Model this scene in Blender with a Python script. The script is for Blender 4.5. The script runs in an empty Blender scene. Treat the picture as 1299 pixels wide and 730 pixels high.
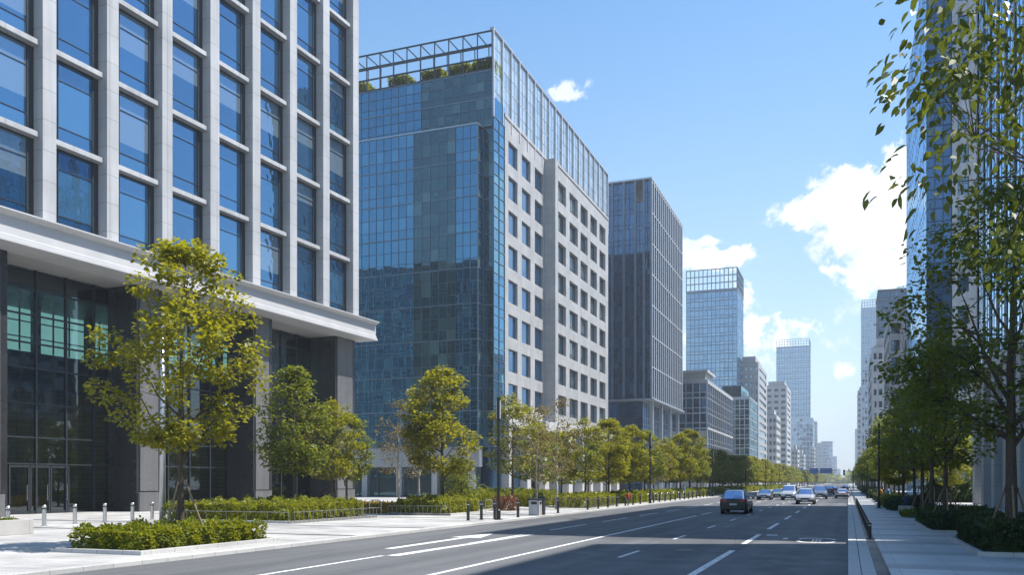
import bpy, math, random
import numpy as np
from mathutils import Vector, Matrix

S = bpy.context.scene
COL = S.collection
R = math.radians
F_PX, CX, HZ, CAM_H = 1110.0, 649.5, 612.0, 2.3
YAW = R(21.0)
SUN_AZ, SUN_EL = R(68), R(60)          # azimuth measured from +Y (up the street) towards +X

# ------------------------------------------------------------------ helpers
def ab(px):
    t = (px - CX) / F_PX
    return (-math.sin(YAW) + math.cos(YAW) * t, math.cos(YAW) + math.sin(YAW) * t)
def yat(px, X):                      # where the sight line through px crosses the plane x = X
    a = ab(px); return X * a[1] / a[0]
def xat(px, Y):
    a = ab(px); return Y * a[0] / a[1]

class MB:
    """collects faces; build() links them as ONE mesh object"""
    def __init__(s): s.v = []; s.f = []; s.m = []
    def face(s, pts, m=0):
        b = len(s.v); s.v.extend(pts); s.f.append(tuple(range(b, b + len(pts)))); s.m.append(m)
    def box(s, x0, x1, y0, y1, z0, z1, m=0):
        s.hexa([(x0,y0,z0),(x1,y0,z0),(x1,y1,z0),(x0,y1,z0),(x0,y0,z1),(x1,y0,z1),(x1,y1,z1),(x0,y1,z1)], m)
    def hexa(s, p, m=0):
        b = len(s.v); s.v.extend(p)
        for q in ((0,3,2,1),(4,5,6,7),(0,1,5,4),(1,2,6,5),(2,3,7,6),(3,0,4,7)):
            s.f.append(tuple(b+i for i in q)); s.m.append(m)
    def fbox(s, F, u0, u1, z0, z1, d0, d1, m=0):
        def P(u, z, d): return (F[0]+F[2]*u+F[4]*d, F[1]+F[3]*u+F[5]*d, z)
        s.hexa([P(u0,z0,d1),P(u1,z0,d1),P(u1,z0,d0),P(u0,z0,d0),P(u0,z1,d1),P(u1,z1,d1),P(u1,z1,d0),P(u0,z1,d0)], m)
    def prism(s, poly, z0, z1, m=0):
        n = len(poly)
        s.face([(x,y,z1) for x,y in poly], m); s.face([(x,y,z0) for x,y in reversed(poly)], m)
        for i in range(n):
            a, b = poly[i], poly[(i+1)%n]
            s.face([(a[0],a[1],z0),(b[0],b[1],z0),(b[0],b[1],z1),(a[0],a[1],z1)], m)
    def extrude_profile(s, F, prof, u0, u1, m=0):      # prof: list of (d, z), closed
        def P(u, d, z): return (F[0]+F[2]*u+F[4]*d, F[1]+F[3]*u+F[5]*d, z)
        n = len(prof)
        for i in range(n):
            a, b = prof[i], prof[(i+1)%n]
            s.face([P(u0,*a),P(u1,*a),P(u1,*b),P(u0,*b)], m)
        s.face([P(u0,*p) for p in prof], m); s.face([P(u1,*p) for p in reversed(prof)], m)
    def tube(s, pts, rad, n=6, m=0, cap=True):
        pts = [Vector(p) for p in pts]; b0 = len(s.v)
        for i, p in enumerate(pts):
            d = (pts[min(i+1,len(pts)-1)] - pts[max(i-1,0)])
            if d.length < 1e-6: d = Vector((0,0,1))
            d.normalize()
            a = d.cross(Vector((1,0,0)) if abs(d.x) < .8 else Vector((0,1,0))).normalized(); c = d.cross(a)
            r = rad[i] if hasattr(rad, '__len__') else rad
            for k in range(n):
                t = 2*math.pi*k/n; q = p + a*(r*math.cos(t)) + c*(r*math.sin(t)); s.v.append(tuple(q))
        for i in range(len(pts)-1):
            for k in range(n):
                k2 = (k+1) % n; A = b0+i*n
                s.f.append((A+k, A+k2, A+n+k2, A+n+k)); s.m.append(m)
        if cap:
            s.f.append(tuple(b0+k for k in reversed(range(n)))); s.m.append(m)
            A = b0+(len(pts)-1)*n; s.f.append(tuple(A+k for k in range(n))); s.m.append(m)
    def mesh(s, name, mats, smooth=False):
        me = bpy.data.meshes.new(name); me.from_pydata(s.v, [], s.f)
        for m in (mats if isinstance(mats, (list, tuple)) else [mats]): me.materials.append(m)
        if any(s.m): me.polygons.foreach_set('material_index', s.m)
        if smooth: me.polygons.foreach_set('use_smooth', [True]*len(s.f))
        me.update(); return me
    def build(s, name, mats, parent=None, smooth=False, bevel=0, loc=None):
        return link(name, s.mesh(name, mats, smooth), parent, bevel, loc)

def link(name, me, parent=None, bevel=0, loc=None):
    o = bpy.data.objects.new(name, me); COL.objects.link(o)
    if parent is not None: o.parent = parent
    if loc is not None: o.location = loc
    if bevel:
        b = o.modifiers.new('Bevel', 'BEVEL'); b.width = bevel; b.segments = 2; b.limit_method = 'ANGLE'
    return o
def tag(o, label, cat, group=None):
    o['label'] = label; o['category'] = cat
    if group: o['group'] = group
    return o
def thing(name, label, cat, loc=(0,0,0), rz=0, group=None):
    o = bpy.data.objects.new(name, None); COL.objects.link(o); o.empty_display_size = .2
    o.location = loc; o.rotation_euler = (0,0,rz); return tag(o, label, cat, group)
def dup(root, loc, rz=0, label=None, scale=None, group=None):
    r = root.copy(); COL.objects.link(r); r.location = loc; r.rotation_euler = (0,0,rz)
    if scale: r.scale = (scale,)*3 if not hasattr(scale,'__len__') else scale
    if label: r['label'] = label
    if group: r['group'] = group
    for ch in root.children:
        c = ch.copy(); COL.objects.link(c); c.parent = r
        for g in ch.children:
            d = g.copy(); COL.objects.link(d); d.parent = c
    return r
def struct(o):
    o['kind'] = 'structure'; return o

# ------------------------------------------------------------------ materials
class NT:
    def __init__(s, name):
        s.mat = bpy.data.materials.new(name); s.mat.use_nodes = True
        s.t = s.mat.node_tree; s.t.nodes.clear(); s.out = s.t.nodes.new('ShaderNodeOutputMaterial')
    def n(s, ty, props=None, **inp):
        k = s.t.nodes.new('ShaderNode'+ty)
        for a, b in (props or {}).items(): setattr(k, a, b)
        for a, b in inp.items():
            a = a.replace('_', ' ')
            sock = k.inputs[int(a[1:])] if a[0] == 'i' and a[1:].isdigit() else k.inputs[a]
            if isinstance(b, bpy.types.NodeSocket): s.t.links.new(b, sock)
            else: sock.default_value = b
        return k
    def math(s, op, a, b=0.0, clamp=False):
        return s.n('Math', {'operation': op, 'use_clamp': clamp}, i0=a, i1=b).outputs[0]
    def mix(s, f, a, b, blend='MIX'):
        k = s.n('Mix', {'data_type': 'RGBA', 'blend_type': blend})
        for i, v in ((0, f), (6, a), (7, b)):
            if isinstance(v, bpy.types.NodeSocket): s.t.links.new(v, k.inputs[i])
            else: k.inputs[i].default_value = v if i == 0 else c4(v)
        return k.outputs[2]
    def obj(s): return s.n('TexCoord').outputs['Object']
    def noise(s, scale, detail=4, vec=None, rough=.55):
        k = s.n('TexNoise', Scale=scale, Detail=detail, Roughness=rough)
        s.t.links.new(vec if vec is not None else s.obj(), k.inputs['Vector']); return k.outputs['Fac']
    def ramp(s, f, lo, hi, a=0.0, b=1.0):
        return s.n('MapRange', i0=f, i1=lo, i2=hi, i3=a, i4=b).outputs[0]
    def bump(s, h, strength=.3, dist=.02):
        return s.n('Bump', Strength=strength, Distance=dist, Height=h).outputs[0]
    def done(s, shader): s.t.links.new(shader, s.out.inputs['Surface']); return s.mat
def c4(c): return (c[0], c[1], c[2], 1.0) if not isinstance(c, bpy.types.NodeSocket) else c

def principled(t, col, rough=.6, metal=0.0, normal=None, spec=.5, **kw):
    p = t.n('BsdfPrincipled')
    def put(k, v):
        if isinstance(v, bpy.types.NodeSocket): t.t.links.new(v, p.inputs[k])
        else: p.inputs[k].default_value = v
    put('Base Color', c4(col)); put('Roughness', rough); put('Metallic', metal); put('Specular IOR Level', spec)
    if normal is not None: put('Normal', normal)
    for k, v in kw.items(): put(k.replace('_', ' '), v)
    return p.outputs[0]

def plain(name, col, rough=.5, metal=0.0, var=.12, scale=3.0, spec=.5):
    t = NT(name); n = t.noise(scale, 5)
    c = t.mix(t.ramp(n, .3, .7), [x*(1-var) for x in col], [x*(1+var) for x in col])
    r = t.ramp(n, .3, .7, max(0, rough-.08), min(1, rough+.08))
    return t.done(principled(t, c, r, metal, None, spec))

def panelled(name, col, pw, ph, var=.1, joint=.012, dark=.45, rough=.6, grain=.06, axis='wall', mottle=.12, spec=.4, offset=0.0, band=0.0):
    """stone or metal cladding: slabs pw x ph with fine joints; axis 'wall' uses (x+y, z), 'ground' uses (x, y)"""
    t = NT(name); o = t.obj(); s = t.n('SeparateXYZ', Vector=o)
    if axis == 'wall':
        v = t.n('CombineXYZ', X=t.math('ADD', s.outputs[0], s.outputs[1]), Y=s.outputs[2]).outputs[0]
    else:
        v = t.n('CombineXYZ', X=s.outputs[0], Y=s.outputs[1]).outputs[0]
    b = t.n('TexBrick', {'offset': offset, 'squash': 1.0}, Vector=v, Scale=1.0, Mortar_Size=joint, Mortar_Smooth=.2, Bias=0.0, Brick_Width=pw, Row_Height=ph,
            Color1=c4([x*(1-var) for x in col]), Color2=c4([min(1, x*(1+var)) for x in col]), Mortar=c4([x*dark for x in col]))
    n1 = t.noise(.35, 5); n2 = t.noise(14, 3)
    c = t.mix(1.0, b.outputs['Color'], t.mix(t.ramp(n1, .3, .7), [1-mottle]*3, [1+mottle*.5]*3), 'MULTIPLY')
    if axis == 'wall':
        st = t.noise(1.0, 5, t.n('Mapping', Vector=o, Scale=(1.6, 1.6, .07)).outputs[0], .65)
        c = t.mix(1.0, c, t.mix(t.ramp(st, .35, .65), [.86, .855, .84], [1.05]*3), 'MULTIPLY')
    c = t.mix(1.0, c, t.mix(t.ramp(n2, .3, .7), [1-grain]*3, [1+grain]*3), 'MULTIPLY')
    if band:
        w = t.math('FLOORED_MODULO', s.outputs[1], 4.8)
        c = t.mix(t.math('MULTIPLY', t.math('LESS_THAN', w, 1.2), band), c, [x*.5 for x in col])
    r = t.ramp(n1, .3, .7, max(.05, rough-.12), min(1, rough+.1))
    nm = t.bump(t.math('ADD', t.math('MULTIPLY', b.outputs['Fac'], -1.0), t.math('MULTIPLY', n2, .25)), .25, .01)
    return t.done(principled(t, c, r, 0, nm, spec))

def glazing(name, body=(.01,.03,.05), tint=(.5,.75,1.0), refl=.3, light=(.12,.2,.24), lights=.18, rough=.01, wave=.10, blind=0.0):
    """coated facade glass: tinted mirror over a dark body; panes differ in the rooms painted into them"""
    t = NT(name)
    isl = t.n('NewGeometry').outputs['Random Per Island']; ob = t.n('ObjectInfo').outputs['Random']
    r1 = t.math('FRACT', t.math('ADD', t.math('MULTIPLY', isl, 7.31), ob))
    r2 = t.math('FRACT', t.math('MULTIPLY', r1, 13.7))
    v = t.n('Mapping', Vector=t.obj(), Scale=(.22, .22, 1.1)).outputs[0]
    n = t.noise(1.0, 5, v, .65); n2 = t.noise(.6, 5)
    f = t.math('MULTIPLY', t.math('LESS_THAN', r1, lights), t.ramp(r2, 0, 1, .15, .7))
    f = t.math('MAXIMUM', f, t.ramp(n, .56, .74, 0, .65))  # pale streaks paint lit ceilings into the pane colour
    c = t.mix(f, t.mix(t.ramp(t.math('ADD', t.math('MULTIPLY', r2, .35), t.math('MULTIPLY', n2, .65)), .2, .8), [x*.4 for x in body], [x*1.5 for x in body]), light)
    if blind:
        z = t.n('SeparateXYZ', Vector=t.obj()).outputs[2]; o2 = t.math('FRACT', t.math('MULTIPLY', ob, 37.3))
        bl = t.math('MULTIPLY', t.math('GREATER_THAN', z, t.math('SUBTRACT', blind, t.ramp(o2, 0, 1, .6, 4.0))), t.math('GREATER_THAN', ob, .45))
        c = t.mix(t.math('MULTIPLY', bl, .8), c, (.13,.17,.19))
    nm = t.bump(t.noise(.55, 2), wave, .05)
    d = principled(t, c, .25, 0, None, .3)
    g = t.n('BsdfGlossy', Color=c4(tint), Roughness=rough, Normal=nm).outputs[0]
    fr = t.n('Fresnel', IOR=1.5).outputs[0]
    k = t.math('ADD', t.math('MULTIPLY', fr, 1-refl), refl, True)
    k = t.math('MULTIPLY', k, t.ramp(r2, 0, 1, .92, 1.05), True)
    return t.done(t.n('MixShader', i0=k, i1=d, i2=g).outputs[0])

def clear_glass(name, tint=(.55,.75,.75), refl=.06):
    t = NT(name)
    fr = t.n('Fresnel', IOR=1.5).outputs[0]
    k = t.math('ADD', t.math('MULTIPLY', fr, 1-refl), refl, True)
    a = t.n('BsdfTransparent', Color=c4(tint)).outputs[0]
    g = t.n('BsdfGlossy', Color=(.8,.9,1,1), Roughness=.01, Normal=t.bump(t.noise(.5, 2), .1, .05)).outputs[0]
    return t.done(t.n('MixShader', i0=k, i1=a, i2=g).outputs[0])

def leafmat(name, a, b, trans, tf=.45):
    t = NT(name)
    isl = t.n('NewGeometry').outputs['Random Per Island']; ob = t.n('ObjectInfo').outputs['Random']
    n = t.noise(.9, 2)
    f = t.math('ADD', t.math('MULTIPLY', isl, .55), t.math('ADD', t.math('MULTIPLY', n, .35), t.math('MULTIPLY', ob, .3)), False)
    f = t.ramp(f, .25, .95)
    c = t.mix(f, a, b)
    tc = t.mix(f, [x*.7 for x in trans], [x*1.2 for x in trans])
    d = principled(t, c, .45, 0, None, .35)
    tr = t.n('BsdfTranslucent', Color=tc).outputs[0]
    return t.done(t.n('MixShader', i0=tf, i1=d, i2=tr).outputs[0])

def barkmat(name, col):
    t = NT(name); v = t.n('Mapping', Vector=t.obj(), Scale=(6, 6, 1.2)).outputs[0]
    n = t.noise(4, 6, v, .7)
    return t.done(principled(t, t.mix(t.ramp(n, .3, .7), [x*.5 for x in col], [x*1.4 for x in col]), .9, 0, t.bump(n, .6, .03), .2))

def emit(name, col, s):
    t = NT(name); return t.done(t.n('Emission', Color=c4(col), Strength=s).outputs[0])

def asphalt(name):
    t = NT(name); o = t.obj()
    n1 = t.noise(.12, 5); n2 = t.noise(55, 2); n3 = t.noise(.9, 6)
    st = t.n('Mapping', Vector=o, Scale=(1.1, .04, 1)).outputs[0]; n4 = t.noise(1.0, 4, st)
    c = t.mix(t.ramp(n1, .3, .7), (.080,.083,.088), (.112,.114,.118))
    c = t.mix(1.0, c, t.mix(t.ramp(n4, .3, .7), (.82,.82,.82), (1.15,1.15,1.15)), 'MULTIPLY')
    c = t.mix(1.0, c, t.mix(t.ramp(n2, .25, .75), (.6,.6,.6), (1.45,1.45,1.45)), 'MULTIPLY')
    c = t.mix(t.ramp(n3, .66, .74, 0, .35), c, (.035,.035,.037))
    sx = t.n('SeparateXYZ', Vector=o)
    lane = t.math('ABSOLUTE', t.math('SUBTRACT', t.math('FRACT', t.math('DIVIDE', sx.outputs[0], 3.35)), .5))
    oil = t.math('MULTIPLY', t.ramp(lane, .0, .16, 1.0, 0.0), t.ramp(n4, .35, .6))
    c = t.mix(t.math('MULTIPLY', oil, .5), c, (.045,.045,.047))
    trk = t.math('MULTIPLY', t.ramp(t.math('ABSOLUTE', t.math('SUBTRACT', lane, .27)), .0, .09, 1.0, 0.0), .34)
    c = t.mix(trk, c, (.135,.135,.135))
    pt = t.n('TexBrick', {'offset': .37}, Vector=t.n('CombineXYZ', X=sx.outputs[1], Y=sx.outputs[0]).outputs[0], Scale=1.0, Brick_Width=17.0, Row_Height=3.35, Mortar_Size=.02, Color1=(0,0,0,1), Color2=(1,1,1,1), Mortar=(.5,.5,.5,1))
    c = t.mix(t.math('MULTIPLY', t.math('GREATER_THAN', t.n('SeparateColor', Color=pt.outputs['Color']).outputs[0], .76), .5), c, (.052,.053,.056))
    vo = t.n('TexVoronoi', {'feature': 'DISTANCE_TO_EDGE'}, Vector=t.n('Mapping', Vector=o, Scale=(.13, .05, 1)).outputs[0], Scale=1.0)
    crack = t.math('LESS_THAN', t.math('ADD', vo.outputs['Distance'], t.math('MULTIPLY', n3, .012)), .0078)
    c = t.mix(t.math('MULTIPLY', crack, .6), c, (.03,.03,.03))
    return t.done(principled(t, c, t.ramp(n3, .3, .7, .6, .85), 0, t.bump(n2, .35, .006), .35))

def paint(name, col=(.74,.74,.72)):
    t = NT(name); n = t.noise(6, 6, None, .7); n2 = t.noise(40, 2)
    w = t.ramp(t.math('ADD', n, t.math('MULTIPLY', n2, .3)), .60, .80)
    c = t.mix(t.math('MULTIPLY', w, .75), col, (.09,.09,.09))
    return t.done(principled(t, c, .6))

M = dict(
    stone=panelled('pale_stone_cladding', (.40,.412,.43), 2.6, 1.95, .045, .016, .42, .55, .05),
    stone_plain=plain('cornice_stone', (.44,.445,.455), .55, 0, .06, .6),
    soffit=panelled('soffit_panels', (.40,.40,.395), 3.0, 3.0, .02, .01, .6, .6, .03, 'ground'),
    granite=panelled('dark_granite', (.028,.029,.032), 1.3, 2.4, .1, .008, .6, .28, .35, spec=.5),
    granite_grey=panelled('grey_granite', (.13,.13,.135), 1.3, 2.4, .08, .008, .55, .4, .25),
    stone2=panelled('grey_stone_cladding', (.36,.365,.375), 1.4, 1.28, .06, .014, .55, .6, .08),
    stone3=panelled('light_stone_cladding', (.42,.42,.42), 2.0, 1.5, .05, .02, .6, .6, .06),
    white=panelled('white_cladding', (.46,.46,.455), 2.4, 1.8, .03, .02, .65, .5, .04),
    concrete=plain('concrete', (.35,.345,.335), .8, 0, .12, 1.2),
    roof=plain('roof_felt', (.16,.16,.16), .9, 0, .15, .3),
    glass_blue=glazing('blue_office_glass', (.005,.026,.06), (.32,.64,1.0), .27, (.04,.11,.17), .25, .01, .16, 5.4),
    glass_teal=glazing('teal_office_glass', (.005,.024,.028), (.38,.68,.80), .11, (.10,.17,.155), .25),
    glass_deep=glazing('deep_blue_glass', (.003,.032,.058), (.26,.64,.95), .30, (.06,.16,.18), .25),
    glass_dark=glazing('dark_tower_glass', (.005,.026,.06), (.32,.60,1.0), .15, (.05,.13,.2), .3),
    glass_pale=glazing('pale_crown_glass', (.33,.40,.46), (.8,.92,1.0), .42, (.42,.5,.55), .4),
    glass_sky=glazing('sky_blue_tower_glass', (.02,.08,.17), (.5,.75,1.0), .38, (.10,.2,.3), .25),
    glass_navy=glazing('navy_tower_glass', (.006,.026,.06), (.3,.55,.9), .08, (.03,.08,.13), .25),
    glass_win=glazing('window_glass', (.012,.028,.04), (.62,.8,.95), .26, (.16,.2,.21), .22),
    lobby=clear_glass('lobby_glass'),
    mull=plain('dark_mullion', (.045,.055,.065), .4, .5, .1),
    mull_blue=plain('blue_grey_mullion', (.15,.20,.25), .4, .4, .1),
    alu=plain('aluminium', (.45,.47,.5), .35, .7, .08),
    alu_light=plain('light_fin', (.55,.57,.6), .45, .2, .06),
    steel=plain('brushed_steel', (.5,.5,.5), .3, .9, .1, 20),
    black=plain('black_paint', (.015,.016,.018), .45, .1, .2),
    rail=plain('rail_steel', (.22,.22,.21), .4, .6, .15),
    dark=plain('dark_metal', (.04,.042,.045), .45, .5, .15),
    asphalt=asphalt('asphalt'), paint=paint('road_paint'),
    pave_l=panelled('plaza_paving', (.40,.395,.385), 1.2, .6, .10, .012, .42, .6, .07, 'ground', .3, .4, .5),
    pave_r=panelled('granite_paving', (.47,.475,.48), 1.2, 1.6, .06, .008, .55, .55, .06, 'ground', .28, .4, 0, .6),
    kerb=panelled('kerb_stone', (.42,.42,.41), 1.0, 1.0, .06, .012, .5, .65, .08, 'ground', .14),
    ground=plain('far_ground', (.2,.2,.19), .9, 0, .15, .02),
    grate=panelled('drain_grate', (.055,.055,.06), .3, .5, .1, .03, .3, .5, .2, 'ground'),
    soil=plain('soil', (.06,.045,.032), .95, 0, .3, 8),
    bark=barkmat('bark', (.085,.066,.05)), bark_pale=barkmat('pale_bark', (.30,.28,.25)),
    wood=plain('stake_wood', (.22,.16,.1), .8, 0, .2, 6),
    leaf_gold=leafmat('leaf_yellow_green', (.075,.105,.008), (.165,.16,.008), (.36,.34,.012), .5),
    leaf_green=leafmat('leaf_green', (.055,.09,.01), (.13,.15,.012), (.29,.31,.018), .5),
    leaf_dark=leafmat('leaf_dark', (.05,.08,.010), (.125,.145,.012), (.33,.34,.02), .5),
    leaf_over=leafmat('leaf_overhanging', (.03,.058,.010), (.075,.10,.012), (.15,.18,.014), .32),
    leaf_brown=leafmat('leaf_autumn', (.11,.085,.03), (.16,.12,.03), (.25,.19,.04)),
    leaf_hedge=leafmat('leaf_hedge', (.07,.12,.008), (.20,.205,.010), (.34,.34,.012), .42),
    leaf_hedge_dark=leafmat('leaf_hedge_dark', (.02,.045,.012), (.05,.085,.016), (.09,.13,.02), .3),
    leaf_red=leafmat('leaf_red', (.12,.055,.03), (.22,.13,.06), (.3,.1,.05), .35),
    flower_gold=leafmat('flower_yellow', (.30,.20,.01), (.45,.30,.02), (.4,.3,.02), .3),
    skin=plain('skin', (.42,.26,.19), .6, 0, .05), hair=plain('hair', (.02,.015,.012), .6, 0, .2),
    tyre=plain('tyre', (.02,.02,.02), .85, 0, .1), rim=plain('wheel_rim', (.35,.36,.37), .3, .8, .1),
    car_glass=glazing('car_glass', (.01,.015,.02), (.45,.52,.65), .04, (.02,.03,.03), .1),
    tail=plain('tail_light', (.5,.012,.014), .2, 0, .1), head=plain('head_light', (.65,.66,.68), .1, .3, .05),
    plate=plain('number_plate', (.6,.62,.62), .5, 0, .05),
    sign_blue=plain('blue_sign', (.03,.12,.38), .5, 0, .05),
    lamp_lens=plain('lamp_lens', (.6,.6,.58), .3, 0, .05),
    int_wall=plain('lobby_wall', (.16,.14,.11), .7, 0, .25, .5),
    int_pale=plain('office_wall', (.42,.6,.58), .7, 0, .15, .5),
    int_wood=panelled('lobby_wood', (.24,.15,.07), 1.2, .4, .15, .02, .4, .5, .1),
    office_wall_glow=emit('office_wall_glow', (.28,.50,.47), .42),
    office_light=emit('ceiling_light', (.9, 1, .95), .45),
)
def carpaint(name, col, metal=.3):
    t = NT(name); return t.done(principled(t, col, .3, metal, None, .4, Coat_Weight=.5, Coat_Roughness=.04))
M.update(car_black=carpaint('black_car_paint', (.004,.005,.007), 0), car_silver=carpaint('silver_car_paint', (.5,.5,.5), .5),
    car_grey=carpaint('grey_car_paint', (.18,.2,.23), .5), car_white=carpaint('white_car_paint', (.66,.62,.6), .05),
    car_red=carpaint('red_car_paint', (.3,.04,.03), .1), car_green=carpaint('green_car_paint', (.2,.25,.14), .3), car_navy=carpaint('navy_car_paint', (.05,.08,.13), .3))
def cloth(name, col): M[name] = plain(name, col, .85, 0, .15, 8)
cloth('cloth_red', (.5,.035,.03)); cloth('cloth_navy', (.035,.05,.11)); cloth('cloth_grey', (.12,.12,.13)); cloth('cloth_blue', (.22,.34,.55)); cloth('cloth_dark', (.025,.025,.03)); cloth('cloth_orange', (.6,.28,.04))

# ------------------------------------------------------------------ facade pieces
def wall_with_openings(mb, F, u0, u1, z0, z1, cols, rows, d0, d1, m=0):
    us = [u0] + [x for c in cols for x in c] + [u1]
    for i in range(0, len(us), 2):
        if us[i+1]-us[i] > 1e-3: mb.fbox(F, us[i], us[i+1], z0, z1, d0, d1, m)
    zs = [z0] + [x for r in rows for x in r] + [z1]
    for a, b in cols:
        for i in range(0, len(zs), 2):
            if zs[i+1]-zs[i] > 1e-3: mb.fbox(F, a, b, zs[i], zs[i+1], d0, d1-.004, m)

_rng = random.Random(5)
def windows(parent, F, cols, rows, depth, glass, frame, vdiv=(), hdiv=(), fw=.07, name='window', side_strip=0.0, limit=100):
    """one object per window (frame) with its pane as child; copies share mesh data"""
    cache = {}; n = 0
    G0 = (0, 0) + F[2:]
    for (a, b) in cols:
        for (c, d) in rows:
            if n >= limit: return
            n += 1
            key = (round(b-a, 2), round(d-c, 2)); w, h = b-a-.006, d-c-.006
            if key not in cache:
                f = MB()
                f.fbox(G0, 0, fw, 0, h, -.06, .06); f.fbox(G0, w-fw-side_strip, w, 0, h, -.06, .06)
                xs = [fw] + [v*w for v in vdiv] + [w-fw-side_strip]
                f.fbox(G0, fw, w-fw-side_strip, 0, fw, -.06, .06); f.fbox(G0, fw, w-fw-side_strip, h-fw, h, -.06, .06)
                for v in vdiv: f.fbox(G0, v*w-.03, v*w+.03, fw, h-fw, -.05, .055)
                zz = [fw] + [v*h for v in hdiv] + [h-fw]
                for v in hdiv:
                    f.fbox(G0, fw, w-fw-side_strip, v*h-.03, v*h+.03, -.05, .05)
                g = MB()
                for i in range(len(xs)-1):
                    for j in range(len(zz)-1):
                        def P(u, z, e): return (G0[2]*u+G0[4]*e, G0[3]*u+G0[5]*e, z)
                        e = [_rng.uniform(-.006, .006) for _ in range(3)]
                        g.face([P(xs[i],zz[j],e[0]),P(xs[i+1],zz[j],e[1]),P(xs[i+1],zz[j+1],e[1]+e[2]),P(xs[i],zz[j+1],e[0]+e[2])])
                cache[key] = (f.mesh(name, frame), g.mesh('pane', glass))
            fm, gm = cache[key]
            o = link(name, fm, parent, 0, (F[0]+F[2]*(a+.003)+F[4]*depth, F[1]+F[3]*(a+.003)+F[5]*depth, c+.003))
            p = link('pane', gm, o)
            p.rotation_euler = (_rng.uniform(-.002,.002), _rng.uniform(-.002,.002), _rng.uniform(-.003,.003))

def curtain(parent, F, u0, u1, z0, z1, nu, nf, subs=(.0,.24,.62), glass=None, mull=None, bars=.05, depth=.09, tilt=.005, gname='glazing', mname='mullion_grid', fl_bars=.09):
    """a curtain wall: tilted panes (one glazing mesh) and its grid of mullions"""
    g, b = MB(), MB(); du = (u1-u0)/nu; df = (z1-z0)/nf
    def P(u, z, e): return (F[0]+F[2]*u+F[4]*e, F[1]+F[3]*u+F[5]*e, z)
    zs = []
    for k in range(nf):
        for s in subs: zs.append((z0+(k+s)*df, s == subs[0]))
    zs.append((z1, True))
    for i in range(nu):
        for j in range(len(zs)-1):
            a, c = _rng.uniform(-tilt, tilt), _rng.uniform(-tilt, tilt)
            U0, U1, Z0, Z1 = u0+i*du, u0+(i+1)*du, zs[j][0], zs[j+1][0]
            g.face([P(U0,Z0,-a-c), P(U1,Z0,a-c), P(U1,Z1,a+c), P(U0,Z1,-a+c)])
    for i in range(nu+1): b.fbox(F, u0+i*du-bars/2, u0+i*du+bars/2, z0, z1, -.03, depth)
    for z, main in zs:
        h = fl_bars if main else bars*.8
        b.fbox(F, u0+.003, u1-.003, z-h/2, z+h/2, -.03, depth*(.93 if not main else .85))
    go = g.build(gname, glass, parent); bo = b.build(mname, mull, parent)
    return go, bo

def FY(x, y): return (x, y, 1, 0, 0, -1)        # a face looking down the street at us: u = +x
def FX(x, y): return (x, y, 0, 1, 1, 0)         # a face looking right across the street: u = +y
def FXn(x, y): return (x, y, 0, 1, -1, 0)       # a face looking left across the street: u = +y

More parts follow.
